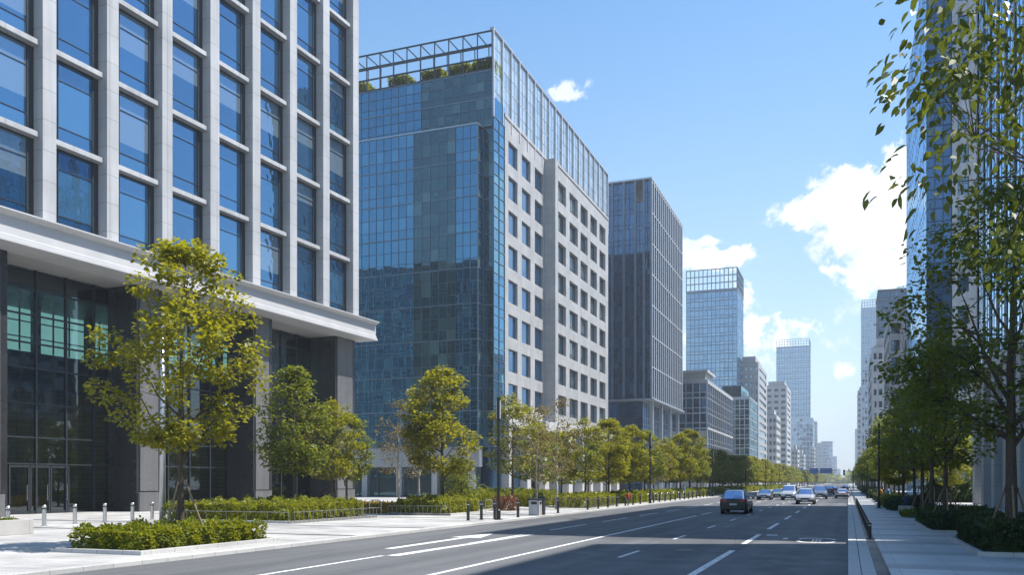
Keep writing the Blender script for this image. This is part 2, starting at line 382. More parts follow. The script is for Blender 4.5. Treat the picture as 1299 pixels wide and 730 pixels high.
# ------------------------------------------------------------------ world, sun, camera
def build_world():
    w = bpy.data.worlds.new("World"); S.world = w; w.use_nodes = True
    t = w.node_tree; t.nodes.clear()
    class W(NT):
        def __init__(s): s.t = t
    k = W(); out = t.nodes.new('ShaderNodeOutputWorld')
    sky = k.n('TexSky', {'sky_type': 'NISHITA', 'sun_disc': False, 'sun_elevation': SUN_EL, 'sun_rotation': SUN_AZ,
                         'air_density': 1.0, 'dust_density': .6, 'ozone_density': 2.0})
    hs = k.n('HueSaturation', Hue=.494, Saturation=1.34, Value=.68, Color=sky.outputs[0]).outputs[0]
    D = k.n('TexCoord').outputs['Generated']
    el = k.n('SeparateXYZ', Vector=D).outputs[2]
    hz = k.math('POWER', k.math('SUBTRACT', 1.0, k.math('ABSOLUTE', el), True), 3.4)
    hs = k.mix(k.math('MULTIPLY', hz, .85), hs, (2.9, 3.25, 3.5))
    def dpx(px, py):
        a = ab(px); v = Vector((a[0], a[1], (HZ-py)/F_PX)); return v.normalized()
    # cumulus heaps: (px, py, half width, half height) turned into sky directions
    heaps = [(1110,255,95,56,1.0),(1085,300,70,46,1.0),(1040,268,62,26,1.0),(1005,272,34,16,.9),(1110,340,60,34,.9),(1150,215,52,44,1.0),
             (1065,345,26,10,.6),(900,330,52,20,.9),(935,325,30,22,.8),(890,308,40,9,.7),(940,380,26,30,.5),
             (722,118,26,15,.65),(700,110,8,8,.5),(1075,470,32,12,.45),(960,420,70,40,.3),
             (-300,120,260,60,.7),(1700,160,240,90,.9),(1500,420,200,60,.7)]
    warp = k.n('TexNoise', Scale=14, Detail=3, Vector=D)
    Dw = k.n('VectorMath', {'operation': 'ADD'}, i0=D, i1=k.n('VectorMath', {'operation': 'SCALE'}, i0=k.n('VectorMath', {'operation':'SUBTRACT'}, i0=warp.outputs['Color'], i1=(.5,.5,.5)).outputs[0], Scale=.03).outputs[0]).outputs[0]
    tot = None
    for px, py, rx, ry, s in heaps:
        c = dpx(px, py); tr = Vector((c.y, -c.x, 0)).normalized(); tu = tr.cross(c).normalized()
        dist = math.hypot(1, math.hypot((px-CX)/F_PX, (HZ-py)/F_PX))
        rel = k.n('VectorMath', {'operation': 'SUBTRACT'}, i0=Dw, i1=c).outputs[0]
        a = k.n('VectorMath', {'operation': 'DOT_PRODUCT'}, i0=rel, i1=tr/(rx/F_PX/dist)).outputs['Value']
        b = k.n('VectorMath', {'operation': 'DOT_PRODUCT'}, i0=rel, i1=tu/(ry/F_PX/dist)).outputs['Value']
        e = k.n('VectorMath', {'operation': 'DOT_PRODUCT'}, i0=rel, i1=c*8).outputs['Value']
        l = k.n('VectorMath', {'operation': 'LENGTH'}, i0=k.n('CombineXYZ', X=a, Y=b, Z=e).outputs[0]).outputs['Value']
        v = k.math('MULTIPLY', k.math('SUBTRACT', 1.0, l), s)
        tot = v if tot is None else k.n('Math', {'operation': 'SMOOTH_MAX'}, i0=tot, i1=v, i2=.15).outputs[0]
    n1 = k.n('TexNoise', Scale=26, Detail=10, Roughness=.66, Vector=Dw).outputs['Fac']
    n2 = k.n('TexNoise', Scale=9, Detail=5, Roughness=.55, Vector=Dw).outputs['Fac']
    f = k.math('ADD', tot, k.math('MULTIPLY', k.math('SUBTRACT', n1, .52), 2.9))
    mask = k.n('MapRange', {'interpolation_type': 'SMOOTHSTEP'}, i0=f, i1=.0, i2=.34).outputs[0]
    mask = k.math('MULTIPLY', mask, k.n('MapRange', i0=tot, i1=-.35, i2=.05).outputs[0], True)
    ccol = k.mix(k.ramp(n2, .42, .62), (3.0,3.3,3.75), (4.9,4.85,4.75))
    bg = k.n('Background', Color=k.mix(mask, hs, ccol), Strength=.15)
    t.links.new(bg.outputs[0], out.inputs['Surface'])
    return sky
build_world()
sd = bpy.data.lights.new('sun', 'SUN'); sd.energy = 4.3; sd.angle = R(.53); sd.color = (1, .955, .89)
so = bpy.data.objects.new('sun', sd); COL.objects.link(so)
sv = Vector((math.sin(SUN_AZ)*math.cos(SUN_EL), math.cos(SUN_AZ)*math.cos(SUN_EL), math.sin(SUN_EL)))
so.rotation_euler = sv.to_track_quat('Z', 'Y').to_euler(); so.location = sv*200
cd = bpy.data.cameras.new('camera'); co = bpy.data.objects.new('camera', cd); COL.objects.link(co)
co.location = (0, 0, CAM_H); co.rotation_euler = (R(90), 0, YAW)
cd.sensor_width = 36; cd.lens = 36*F_PX/1299; cd.shift_y = (HZ-365)/1299; cd.clip_end = 9000; cd.clip_start = .1
S.camera = co
S.view_settings.view_transform = 'Standard'; S.view_settings.look = 'None'; S.view_settings.gamma = 1; S.view_settings.exposure = 1.1
S.cycles.max_bounces = 8; S.cycles.transparent_max_bounces = 12; S.cycles.volume_bounces = 0
S.cycles.use_denoising = True; S.cycles.caustics_reflective = False; S.cycles.caustics_refractive = False
S.cycles.sample_clamp_indirect = 6

# ------------------------------------------------------------------ ground, road, pavements
KL, KR = -18.3, 0.0
m = MB(); m.face([(-4000,-600,-.06),(4000,-600,-.06),(4000,6000,-.06),(-4000,6000,-.06)]); struct(m.build('ground', M['ground']))
m = MB(); m.face([(KL,-120,0),(KR,-120,0),(KR,2600,0),(KL,2600,0)]); struct(m.build('road', M['asphalt']))
m = MB(); m.box(-150, KL-.32, -120, 2600, -.05, .12); struct(m.build('pavement', M['pave_l']))
m = MB(); m.box(KR+.95, 150, -120, 2600, -.05, .12); struct(m.build('pavement', M['pave_r']))
m = MB(); m.box(KL-.32, KL, -120, 900, -.05, .125); struct(m.build('kerb', M['kerb'], None, False, .015))
m = MB(); m.box(KR, KR+.3, -120, 900, -.05, .125); m.box(KR+.312, KR+.64, -120, 900, -.05, .122); struct(m.build('kerb', M['kerb'], None, False, .012))
m = MB(); m.box(KR+.645, KR+.945, -120, 900, -.05, .105); struct(m.build('gutter', M['grate']))
m = MB()
def dash(x, y0, y1, w=.15): m.face([(x-w/2,y0,.004),(x+w/2,y0,.004),(x+w/2,y1,.004),(x-w/2,y1,.004)])
def solid(x, y0, y1, w=.15):
    y = y0
    while y < y1: dash(x, y, min(y+40, y1), w); y += 40
for x, w in ((-3.6, .2), (-6.5, .14)):
    y = -18.0 if x == -3.6 else -19.0
    step = 10.5 if x == -3.6 else 9.0
    L = 6.0 if x == -3.6 else 3.4
    if x == -3.6:
        for a, b in ((12, 30), (33.2, 39.5), (44, 50.5), (56, 62), (68, 73)): dash(x, a, b, w)
        y = 80
    while y < 420: dash(x, y, y+L*.8, w); y += step
solid(-9.6, -60, 60, .17)
y = 62.0
while y < 420: dash(-9.6, y, y+5, .15); y += 10
solid(-13.5, -60, 24, .16)
y = 30.0
while y < 420: dash(-13.2, y, y+6, .15); y += 9.5
# lane arrow and taper at the left, an oval marking in the near lane
m.face([(-14.9,26.5,.004),(-14.55,26.5,.004),(-14.55,33,.004),(-14.9,33,.004)])
m.face([(-15.4,33,.004),(-14.05,33,.004),(-14.72,36.2,.004)])
m.face([(-13.42,24.01,.004),(-13.0,24.01,.004),(-12.75,36,.004),(-12.95,36,.004)])
cx, cy = -1.15, 36.3
for k in range(28):
    a, b = 2*math.pi*k/28, 2*math.pi*(k+1)/28
    def E(t, r): return (cx+.75*math.copysign(abs(math.cos(t))**.7, math.cos(t))*r, cy+1.5*math.copysign(abs(math.sin(t))**.7, math.sin(t))*r, .004)
    if k % 14 in (0, 13): continue
    m.face([E(a,.82), E(a,1), E(b,1), E(b,.82)])
for i in range(3): dash(cx-.1+i*.13-.03, cy-.7, cy+.7, .07)
dash(-2.35, 36.6, 37.4, .2); dash(-3.05, 38.9, 39.5, .45)
struct(m.build('lane_markings', M['paint']))
# zebra crossing far up the street
m = MB()
for k in range(20): m.face([(KL+.5+k*.9,148,.004),(KL+.95+k*.9,148,.004),(KL+.95+k*.9,152,.004),(KL+.5+k*.9,152,.004)])
struct(m.build('crosswalk', M['paint']))
# manhole covers
for x, y in ((-5.1, 29.5), (-11.4, 41), (-15.8, 52)):
    m = MB(); m.tube([(0,0,-.02),(0,0,.007)], .36, 24); o = m.build('manhole_cover', M['dark'], None, False, 0, (x, y, 0))
    tag(o, 'round dark iron manhole cover in the ' + {-5.1:'near lane, closest to the camera', -11.4:'middle lane, between the two solid lines', -15.8:'lane beside the left kerb'}[x], 'manhole cover', 'manhole covers in the road')
# dark granite bands laid in the left plaza
m = MB()
for y in (30.5, 36.8, 47.5, 57, 66.5): m.face([(-45,y,.124),(KL-.34,y,.124),(KL-.34,y+.5,.124),(-45,y+.5,.124)])
struct(m.build('pavement', M['granite_grey']))

# ------------------------------------------------------------------ building 1: stone grid over a dark lobby
A1 = math.atan2(-.0494, .9988)
b1 = thing('office_building', 'pale stone grid office block with tall blue windows above a dark colonnade', 'building', (-47, 37.6, .12), A1, 'office buildings along the left side')
F1 = FX(0, 0)                        # local: u along the facade, d out towards the street
FR = FX(-1.0, 0)
z_lv = [18.5 + 5.87*i for i in range(7)]
wl = MB(); U0, U1 = -11.25, 39.35
piers = [(4.62+4.95*k-1.0, 4.62+4.95*k) for k in range(-3, 8)]
for a, b in piers: wl.fbox(FR, a, b, 18.3, 54.6, -1.5, 0)
for i in range(7):
    for k in range(len(piers)-1):
        wl.fbox(FR, piers[k][1], piers[k+1][0], z_lv[i]-.2, z_lv[i]+.15, -1.5, -.3)
wl.fbox(FR, U0, U1, 54.6, 55.3, -1.5, .1)
wl.build('stone_grid', M['stone'], b1, False, .02)
cols = [(piers[k][1], piers[k+1][0]) for k in range(1, 10)]
rows = [(z_lv[i]+.16, z_lv[i+1]-.22) for i in range(6)]
windows(b1, FR, cols, rows, -.88, M['glass_blue'], M['mull'], (.2,), (.2,.76), .07, 'window', .42)  # wider dark strip down one side of each window
c = MB(); c.extrude_profile(F1, [(-2.2,16.6),(0,16.6),(.14,16.62),(.14,16.78),(.02,16.82),(.02,17.02),(-.1,17.08),(-.1,18.2),(.0,18.24),(.24,18.34),(.36,18.44),(.36,18.52),(-2.2,18.66)], U0, 41.0)
c.build('cornice', M['stone_plain'], b1)
c = MB(); c.box(-14, -2.2, U0, 40.6, 16.6, 18.3); c.build('soffit', M['soffit'], b1)
c = MB(); c.box(-13.9, -2.52, U0, U1-.2, 18.4, 54.9); c.box(-46, -14.1, U0, U1-.2, 0, 42.8); c.build('rear_block', M['granite_grey'], b1)
c = MB(); c.box(-14.1, -2.4, U0, U1, 54.9, 55.2); c.box(-46.2, -14.2, U0, U1, 42.81, 43.1); c.build('roof', M['roof'], b1)
FN = (-16, U1-.2, 1, 0, 0, 1)
curtain(b1, (-46, U1-.17, 1, 0, 0, 1), .2, 31.8, 3, 42.6, 16, 10, (.0,.22,.76), M['glass_teal'], M['alu'], .12, .1, .006, 'end_glazing', 'end_mullions')
# colonnade: dark granite columns, sunlight on the street face painted as lighter grey
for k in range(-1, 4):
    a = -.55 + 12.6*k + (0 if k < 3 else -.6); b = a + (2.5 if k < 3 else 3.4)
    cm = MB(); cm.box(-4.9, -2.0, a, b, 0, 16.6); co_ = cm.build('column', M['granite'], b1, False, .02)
    fm = MB(); fm.box(-1.997, -1.9, a+.25, b-.55, 1.5, 16.58); fm.build('lit_facing', M['granite_grey'], co_)
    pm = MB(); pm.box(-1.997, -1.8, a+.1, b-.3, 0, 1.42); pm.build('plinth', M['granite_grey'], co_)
# lobby glass, mullions, doors and what is inside
g, fr = MB(), MB(); FG = FX(-5.0, 0)
U = U0+1
while U < 38.4:
    U2 = min(U+2.35, 38.6)
    zz = [0, 3.4, 5.2, 7.5, 9.9, 11.6, 13.5, 15.2, 16.6]
    for j in range(8):
        if j == 0 and 3.8 < (U+U2)/2 < 9.4: continue
        e = [_rng.uniform(-.006, .006) for _ in range(2)]
        g.face([(-5+e[0],U,zz[j]),(-5-e[0],U2,zz[j]),(-5-e[0]+e[1],U2,zz[j+1]),(-5+e[0]+e[1],U,zz[j+1])])
    fr.fbox(FG, U-.06, U+.06, 0, 16.6, -.12, .12); U = U2
for z in (3.4, 5.2, 7.5, 9.9, 11.6, 13.5, 15.2): fr.fbox(FG, U0+1, 38.6, z-.05, z+.05, -.1, .1)
g.build('lobby_glass', M['lobby'], b1); fr.build('lobby_frame', M['mull'], b1)
for u in (4.2, 5.75, 7.3):
    d = MB()
    for q in ((u,u+.1),(u+1.4,u+1.5)): d.fbox(FG, q[0], q[1], .02, 3.3, -.05, .08)
    d.fbox(FG, u+.1, u+1.4, .02, .2, -.05, .07); d.fbox(FG, u+.1, u+1.4, 3.15, 3.3, -.05, .07)
    do = d.build('door', M['mull'], b1)
    p = MB(); p.face([(-5,u+.1,.2),(-5,u+1.4,.2),(-5,u+1.4,3.15),(-5,u+.1,3.15)]); p.build('pane', M['lobby'], do)
    h = MB(); h.tube([(-4.85,u+1.25,.9),(-4.85,u+1.25,2.0)], .03, 6); h.build('handle', M['steel'], do)
i_ = MB(); i_.box(-13.9, -13.6, U0, 38.6, 0, 9.4); i_.build('lobby_back_wall', M['int_wood'], b1)
i_ = MB(); i_.box(-13.58, -5.3, U0, 38.6, 9.6, 11.0); i_.build('mezzanine', M['dark'], b1)
i_ = MB(); i_.box(-12.4, -12.2, U0, 38.6, 12.2, 15.39); i_.build('office_back_wall', M['office_wall_glow'], b1)  # wall glows by itself, standing in for daylight from rear windows
i_ = MB(); i_.box(-13.6, -5.0, 38.65, 38.95, 0, 16.5); i_.box(-13.6,-5.0, U0-.3, U0, 0, 16.5); i_.build('side_wall', M['granite'], b1)
for k in range(12):
    if k % 3 == 0: l_ = MB(); l_.box(-10, -8.8, -6+3.9*k, -4.8+3.9*k, 9.5, 9.56); l_.build('ceiling_light', M['office_light'], b1)
i_ = MB()
for k in range(34): i_.box(-12.19, -12.1, -10+1.45*k, -9.9+1.45*k, 12.2, 15.39)
for z in (13.2, 14.4): i_.box(-12.18, -12.12, U0, 38.6, z, z+.09)
i_.build('office_window_bars', M['dark'], b1)
for k in range(9):
    l_ = MB(); l_.box(-11.4, -10.9, -4+4.9*k, -3.5+4.9*k, 11, 15.4); l_.build('office_column', M['granite'], b1)

i_ = MB(); i_.box(-13.5, -5.3, U0, 38.6, 15.4, 16.55); i_.build('office_ceiling', M['dark'], b1)
# ------------------------------------------------------------------ building 2: glass corner and stone grid
X2 = -46.8
b2 = thing('office_building', 'blue glass corner office block with grey stone grid of square windows and glazed roof crown', 'building', (X2, 113.0, .12), 0, 'office buildings along the left side')
def l2(px, X=X2): return yat(px, X) - 113.0
ya, yb, yc = 1.6, l2(640), l2(771)                          # upper glass face, stone start, far end
k2 = 1.28
Zs, Zc, Zl, Zr = 55.6, 66.3, 52.6, 60.6
# lower glass bay (proud) and upper glass face, both looking down the street
xa, xb = xat(606, 113)-X2, -34.0
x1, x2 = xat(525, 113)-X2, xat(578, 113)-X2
def bay(u0, u1, n, z0, z1, nf, y, gl, gn='glazing'): curtain(b2, FY(0, y), u0, u1, z0, z1, n, nf, (.0,.27,.63), gl, M['mull_blue'], .05, .09, .004, gn, 'mullion_grid', .16)
bay(xb, x1, 18, 7.2, Zl, 9, 0, M['glass_deep']); bay(x1, x2, 5, 7.2, Zl, 9, -.02, M['glass_teal']); bay(x2, xa, 3, 7.2, Zl, 9, 0, M['glass_deep'])  # teal middle panes, here and above, paint in a tower's dark reflection
bay(xb, x1+.4, 18, Zl+.15, Zr, 2, ya, M['glass_deep']); bay(x1+.4, -.15, 9, Zl+.15, Zr, 2, ya-.02, M['glass_teal'])
bay(xa+.1, -.15, 1, 7.2, Zl, 9, ya+.35, M['glass_teal'])
q = MB(); q.box(xb, xa, .3, 40, 7.1, Zl-.1); q.box(xb, -.4, ya+.6, yc-.6, 0.0, Zr-.2); q.build('core', M['glass_dark'], b2)
q = MB(); q.box(xb-.1, xa+.08, -.12, ya-.1, Zl, Zl+.14); q.build('ledge', M['alu'], b2)
q = MB(); q.box(xb, -.5, ya+.5, yc-.5, Zr-.2, Zr); q.build('roof', M['roof'], b2)
# the return of the glass bay and the glass corner strip looking across the street
curtain(b2, (xa, 0, 0, 1, 1, 0), .02, ya+.3, 7.2, Zl, 1, 9, (.0,.27,.63), M['glass_teal'], M['mull_blue'], .06, .08, .004, 'return_glazing')
curtain(b2, FX(0, 0), ya, yb-.05, 7.2, Zs-1.5, 2, 10, (.0,.27,.63), M['glass_deep'], M['mull_blue'], .06, .1, .004, 'corner_glazing')
q = MB(); q.box(-.3, .02, ya, yb-.05, Zs-1.5, Zs+1.3); q.build('corner_glass_cap', M['glass_deep'], b2)
# stone facade: two fields of windows, the second standing proud
rowz = [(52.7-5.13*i-3.35, 52.7-5.13*i) for i in range(8)]; rowz = sorted(rowz)
X2p = 1.6
c1 = [(l2(a), l2(b)) for a, b in ((645,656.5),(662,673),(678.5,689))]
ybr = l2(694)
ysec = yat(702, X2+X2p) - 113
c2 = [(yat(a, X2+X2p)-113, yat(b, X2+X2p)-113) for a, b in ((707,718),(722.5,733),(736.5,745.5),(749,757.3),(760.5,768))]
ye2 = yat(771.5, X2+X2p) - 113
q = MB(); wall_with_openings(q, FX(0,0), yb, ybr, 11.8, Zs, c1, rowz, -.8, 0)
q.fbox(FX(0,0), yb-.02, ybr, Zs, Zs+.5, -.8, .12); q.build('stone_wall', M['stone2'], b2, False, .015)
windows(b2, FX(0,0), c1, rowz, -.62, M['glass_win'], M['mull'], (.5,), (.22,), .08)
q = MB(); wall_with_openings(q, FX(X2p,0), ysec, ye2, 11.8, Zs-.6, c2, rowz, -1.7, 0)
q.fbox(FX(X2p,0), ysec-.02, ye2+.02, Zs-.6, Zs-.1, -1.7, .12); q.build('stone_wall', M['stone2'], b2, False, .015)
q = MB(); q.box(-.6, X2p+.35, ybr+.003, ysec-.003, 0, Zs-.1); q.build('stone_pier', M['stone2'], b2, False, .02)
windows(b2, FX(X2p,0), c2, rowz, -.62, M['glass_win'], M['mull'], (.5,), (.22,), .08)
# glazed crown along the street with light fins
curtain(b2, FX(-.15, 0), ya, yc, Zs-1.6, Zc, 36, 2, (.0,.33,.66), M['glass_pale'], M['alu_light'], .05, .06, .006, 'crown_glazing', 'crown_mullions')
for k in range(19):
    u = ya + (yc-ya)*k/18.0; q = MB(); q.fbox(FX(-.15,0), u-.09, u+.09, Zs-1.6, Zc+.25, .07, .28); q.build('crown_fin', M['alu_light'], b2)
q = MB(); q.box(-.5, .1, ya-.1, yc, Zc+.02, Zc+.35); q.build('crown_coping', M['alu'], b2)
# open steel lattice and roof garden above the glass face
q = MB()
for z in (Zr+.15, 62.4, 64.2, 66.15): q.box(xb, -.2, ya-.1, ya+.06, z-.1, z+.1)
n = 15
for k in range(n+1):
    x = xb + (-.2-xb)*k/n; q.box(x-.07, x+.07, ya-.08, ya+.04, Zr, 66.1); q.box(x-.05, x+.05, ya+.07, ya+4.2, 66.0, 66.16); q.box(x-.06,x+.06, ya+4.2,ya+4.32, Zr, 66.1)
q.box(xb, -.2, ya+4.1, ya+4.3, 66.17, 66.33)
q.build('roof_lattice', M['mull'], b2)
# street level: stone canopy, portal, shop windows
yp0, yp1 = l2(673), l2(716)
q = MB(); q.box(-2, .9, yb-.3, yp0, 10.3, 11.75); q.box(-2, 2.6, yp0, ye2, 10.2, 11.75); q.build('stone_band', M['white'], b2, False, .03)
for yy, w in ((yb-.2, 1.7), (l2(663), 1.6), (l2(672.5), 2.0), (l2(704), 2.2), (l2(722), 1.6), (l2(733), 1.6), (l2(746), 1.6), (l2(757), 1.6), (l2(768), 1.8)):
    xx = .8 if yy < yp0-.5 else 2.5
    q = MB(); q.box(xx-1.5, xx, yy, yy+w, 0, 10.19); q.build('pilaster', M['white'], b2, False, .03)
curtain(b2, FX(-.9, 0), yb, ye2, .3, 10.1, 16, 2, (.0,.6), M['glass_teal'], M['mull'], .08, .1, .005, 'shop_glazing', 'shop_frame')
q = MB(); q.box(-.3, .6, yp0+2.4, l2(703.5), 0, 10.1); q.build('portal_wall', M['granite'], b2)
curtain(b2, FY(0, .5), xb, -1.6, .1, 4.2, 10, 1, (.0,.8), M['glass_teal'], M['mull'], .12, .1, .005, 'shop_glazing', 'shop_frame')
q = MB(); q.box(xb, -1.5, .0, 1.2, 4.3, 7.1); q.build('fascia_panel', M['alu'], b2)
for k in range(6):
    q = MB(); x = xb+2.5+k*5.7; q.box(x, x+.9, -.5, .45, 0, 4.3); q.build('column', M['alu'], b2)

# ------------------------------------------------------------------ generic towers further up the street
LG, RG = 'office buildings along the left side', 'office buildings along the right side'
def tower(name, label, xf, xk, y0, y1, h, side, group, z0=.12):
    b = thing(name, label, 'building', (xf, y0, z0), 0, group)
    w = abs(xk-xf); return b, w, y1-y0, h
def faces(side, w):
    """local frames of the two faces seen: the one towards us and the one towards the street"""
    return (FY(-w, 0) if side == 'L' else FY(0, 0)), (FX(0, 0) if side == 'L' else FXn(0, 0))
def core(b, side, w, L, h, mat, e=.12, z0=0):
    q = MB(); x0, x1 = (-w, -e) if side == 'L' else (e, w); q.box(x0, x1, e, L, z0, h-.1); q.build('core', mat, b)
    q = MB(); q.box(x0-(.0 if side=='R' else .05), x1, 0.1, L, h-.1, h+.25); q.build('roof', M['roof'], b)

# B3: dark tower with light vertical fins
b, w, L, h = tower('office_tower', 'dark glass tower with close vertical fins and an overhanging upper block', -42, -62, 198, yat(864.5,-42), 71.5, 'L', LG)
core(b, 'L', w, L, h-6, M['dark'], .2, 21.5)
fy, fx = faces('L', w)

xs = [xat(p,198)+42+w for p in (760,777,791.5,806,817,826)]

for i in range(len(xs)-1):
    curtain(b, (-w, -.01*(i%2), 1, 0, 0, -1), xs[i]+.25, xs[i+1]-.25, 21.5, h-(.4 if i != 3 else 5), 2, 14, (.0,.3), M['glass_dark'], M['mull'], .1, .12, .006)
for i in range(len(xs)):
    q = MB(); q.fbox(fy, xs[i]-.25, xs[i]+.25, 21.4, h, -.1, .35); q.build('fin', M['mull_blue'], b)
curtain(b, fx, 0, L, 21.5, h-.5, 16, 14, (.0,.3), M['glass_dark'], M['mull'], .1, .06, .006)
for i in range(17):
    q = MB(); u = L*i/16; q.fbox(fx, u-.17, u+.17, 21.3, h, .08, .3); q.build('fin', M['alu_light'], b)
for i in range(0, 15, 2):
    q = MB(); q.fbox(fx, 0.1, L, 21.5+i*3.535-.08, 21.5+i*3.535+.08, .08, .22); q.build('floor_band', M['alu_light'], b)
q = MB(); q.box(-w, .3, -.4, L, h, h+.35); q.build('coping', M['alu'], b)
q = MB(); q.box(-w, .8, -.4, L+.2, 20.9, 21.3); q.build('overhang_soffit', M['alu'], b)
q = MB(); q.box(-w, -2.6, 2.6, L, 0, 20.85); q.build('base_core', M['dark'], b)
curtain(b, FY(-w, 2.5), 0, w-2.5, 0.2, 20.8, 9, 4, (.0,.3), M['glass_dark'], M['mull'], .12, .12, .006)
curtain(b, FX(-2.5, 0), 2.5, L, .2, 20.8, 14, 4, (.0,.3), M['glass_dark'], M['alu'], .12, .14, .006)
for i in range(4):
    q = MB(); q.box(-1.2, -.4, 4+i*11, 4.9+i*11, 0, 20.9); q.build('column', M['alu'], b)

def curtain_tower(label, xf, xk, y0, y1, h, side, nu, nv, nf, glass, mull, crown=0, name='office_tower', bars=.25, group=None, finx=None, gmats=None):
    b, w, L, h = tower(name, label, xf, xk, y0, y1, h, side, group or (LG if side == 'L' else RG))
    hh = h - crown; core(b, side, w, L, hh, M['dark'], .3)
    fy, fx = faces(side, w)
    curtain(b, fy, 0, w, 0, hh, nu, nf, (.0,.35), glass, mull, bars, .2, .02, 'glazing', 'mullion_grid', bars*1.3)
    curtain(b, fx, 0, L, 0, hh, nv, nf, (.0,.35), glass, mull, bars*.8, .07, .02, 'side_glazing', 'side_mullions', bars*1.3)
    q = MB(); s = -1 if side == 'L' else 1
    q.box(min(0, s*w)-.2, max(0, s*w)+.2, -.3, L, hh+.26, hh+.9); q.build('coping', mull, b)
    if crown:
        q = MB()
        for z in [hh+1+(crown-1.2)*k/3 for k in range(4)]:
            q.fbox(fy, 0, w, z-.2, z+.2, -.3, .25); q.fbox(fx, .3, L, z-.2, z+.2, -.3, .25)
        for k in range(nu+1): q.fbox(fy, w*k/nu-.2, w*k/nu+.2, hh+.9, h, -.25, .2)
        for k in range(nv+1): q.fbox(fx, L*k/nv+.01-.2, L*k/nv+.2, hh+.9, h, -.25, .2)
        q.build('roof_lattice', mull, b)
    return b, w, L
def ribbon_tower(label, xf, xk, y0, y1, h, side, nf, wallm, glass, z0=6, frac=.5, name='office_block', piers=0, ncol=5, plain_y=False):
    """slab with a window per bay on the near face and ribbon windows on the street face"""
    b, w, L, h = tower(name, label, xf, xk, y0, y1, h, side, LG if side == 'L' else RG)
    fy, fx = faces(side, w); df = (h-z0-1.2)/nf
    rows = [(z0+i*df+df*.28, z0+i*df+df*(.28+frac)) for i in range(nf)]
    cw = w/ncol; cy_ = [(cw*i+cw*.2, cw*i+cw*.8) for i in range(ncol)]
    cl = L/max(1, piers or 1); cx_ = [(cl*i+cl*.12, cl*i+cl*.88) for i in range(piers or 1)]
    q = MB()
    if side == 'L':
        wall_with_openings(q, fy, 0, w-.6, 0, h, cy_ if not plain_y else [], rows, -.6, 0); wall_with_openings(q, fx, 0, L, 0, h, cx_, rows, -.6, 0)
    else:
        wall_with_openings(q, fy, .6, w, 0, h, cy_ if not plain_y else [], rows, -.6, 0); wall_with_openings(q, fx, 0, L, 0, h, cx_, rows, -.6, 0)
    q.build('wall', wallm, b)
    core(b, side, w, L, h, M['dark'], .7)
    if not plain_y: windows(b, fy, cy_, rows, -.4, glass, M['mull'], (.5,), (), .15, 'window', 0, 100)
    windows(b, fx, cx_, rows, -.4, glass, M['mull'], tuple((k+1)/6 for k in range(5)) if piers < 4 else (.5,), (), .15, 'window', 0, 100)
    q = MB(); s = -1 if side == 'L' else 1
    q.box(min(0, s*w)+1.5, max(0, s*w)-1.5, 2, L*.6, h+.26, h+3.2); q.build('plant_room', wallm, b)
    return b, w, L

# B4: sky blue glass tower with a lattice crown
curtain_tower('sky blue glass tower with open lattice crown behind the low stone block', -48.4, -72, 420, 446, 103, 'L', 12, 8, 22, M['glass_sky'], M['mull_blue'], 11)
# B5: low stone block, glass on its near face, with a raised roof slab
b, w, L = curtain_tower('low grey block with thin stone frame and raised flat roof, before the blue tower', -38, -52, 256, yat(929,-38), 31, 'L', 7, 13, 7, M['glass_dark'], M['alu'], 0, 'office_block', .3)
q = MB(); q.box(-w+2, -.9, 3, 17, 31.3, 34.2, 0); q.box(-w+1, -.1, 2, 18.5, 34.2, 34.9); q.build('roof_pavilion', M['stone3'], b)
q = MB(); q.fbox(FY(-w,0), 0, w+.3, 0, 17, .21, .6); q.build('stone_panel', M['stone3'], b)
windows(b, FY(-w,0), [(3,11)], [(8,14)], .63, M['glass_dark'], M['mull'], (.2,.4,.6,.8), (), .12)
for i in range(14): q = MB(); q.fbox(FX(0,0), L*i/13-.2, L*i/13+.2, 0, 31, .09, .3); q.build('fin', M['stone3'], b)
for i in (0, 2, 4, 7): q = MB(); q.fbox(FX(0,0), .2, L, 31*i/7-.3 if i else 0, 31*i/7+.35, .088, .25); q.build('floor_band', M['stone3'], b)
# B6: glass block with a set back top
b, w, L = curtain_tower('mid height teal glass block with a stepped top, beyond the low stone block', -36, -47, 353, yat(960.5,-36), 34.7, 'L', 6, 9, 9, M['glass_teal'], M['alu'], 0, 'office_block', .3)
q = MB(); q.box(-w, -3.5, 4, L, 35.0, 40.5); q.build('upper_storey', M['glass_teal'], b)
# B7, B8, B8b
ribbon_tower('grey stone tower with ribbon windows on its street side', -40, -49, 433, 481, 59.5, 'L', 14, M['stone2'], M['glass_win'], 6, .5, 'office_tower', 1, 4)
ribbon_tower('white slab tower with long rows of windows, left of the tall blue tower', -40, -54, 641, 686, 70, 'L', 15, M['stone3'], M['glass_win'], 6, .45, 'office_tower', 1, 3)
ribbon_tower('small white block with a column of square windows, before the white slab', -38, -44.5, 520, 551, 40.5, 'L', 8, M['stone3'], M['glass_win'], 5, .5, 'office_block', 3, 3)
# B9 and its lower neighbour
curtain_tower('tallest blue glass tower with a toothed crown, far along the left side', -39, -73, 1000, 1034, 158, 'L', 12, 8, 26, M['glass_sky'], M['mull_blue'], 9, 'office_tower', .5)
curtain_tower('pale glass slab at the foot of the tallest blue tower', -33, -58, 930, 985, 66, 'L', 8, 8, 14, M['glass_sky'], M['alu'], 0, 'office_block', .5)
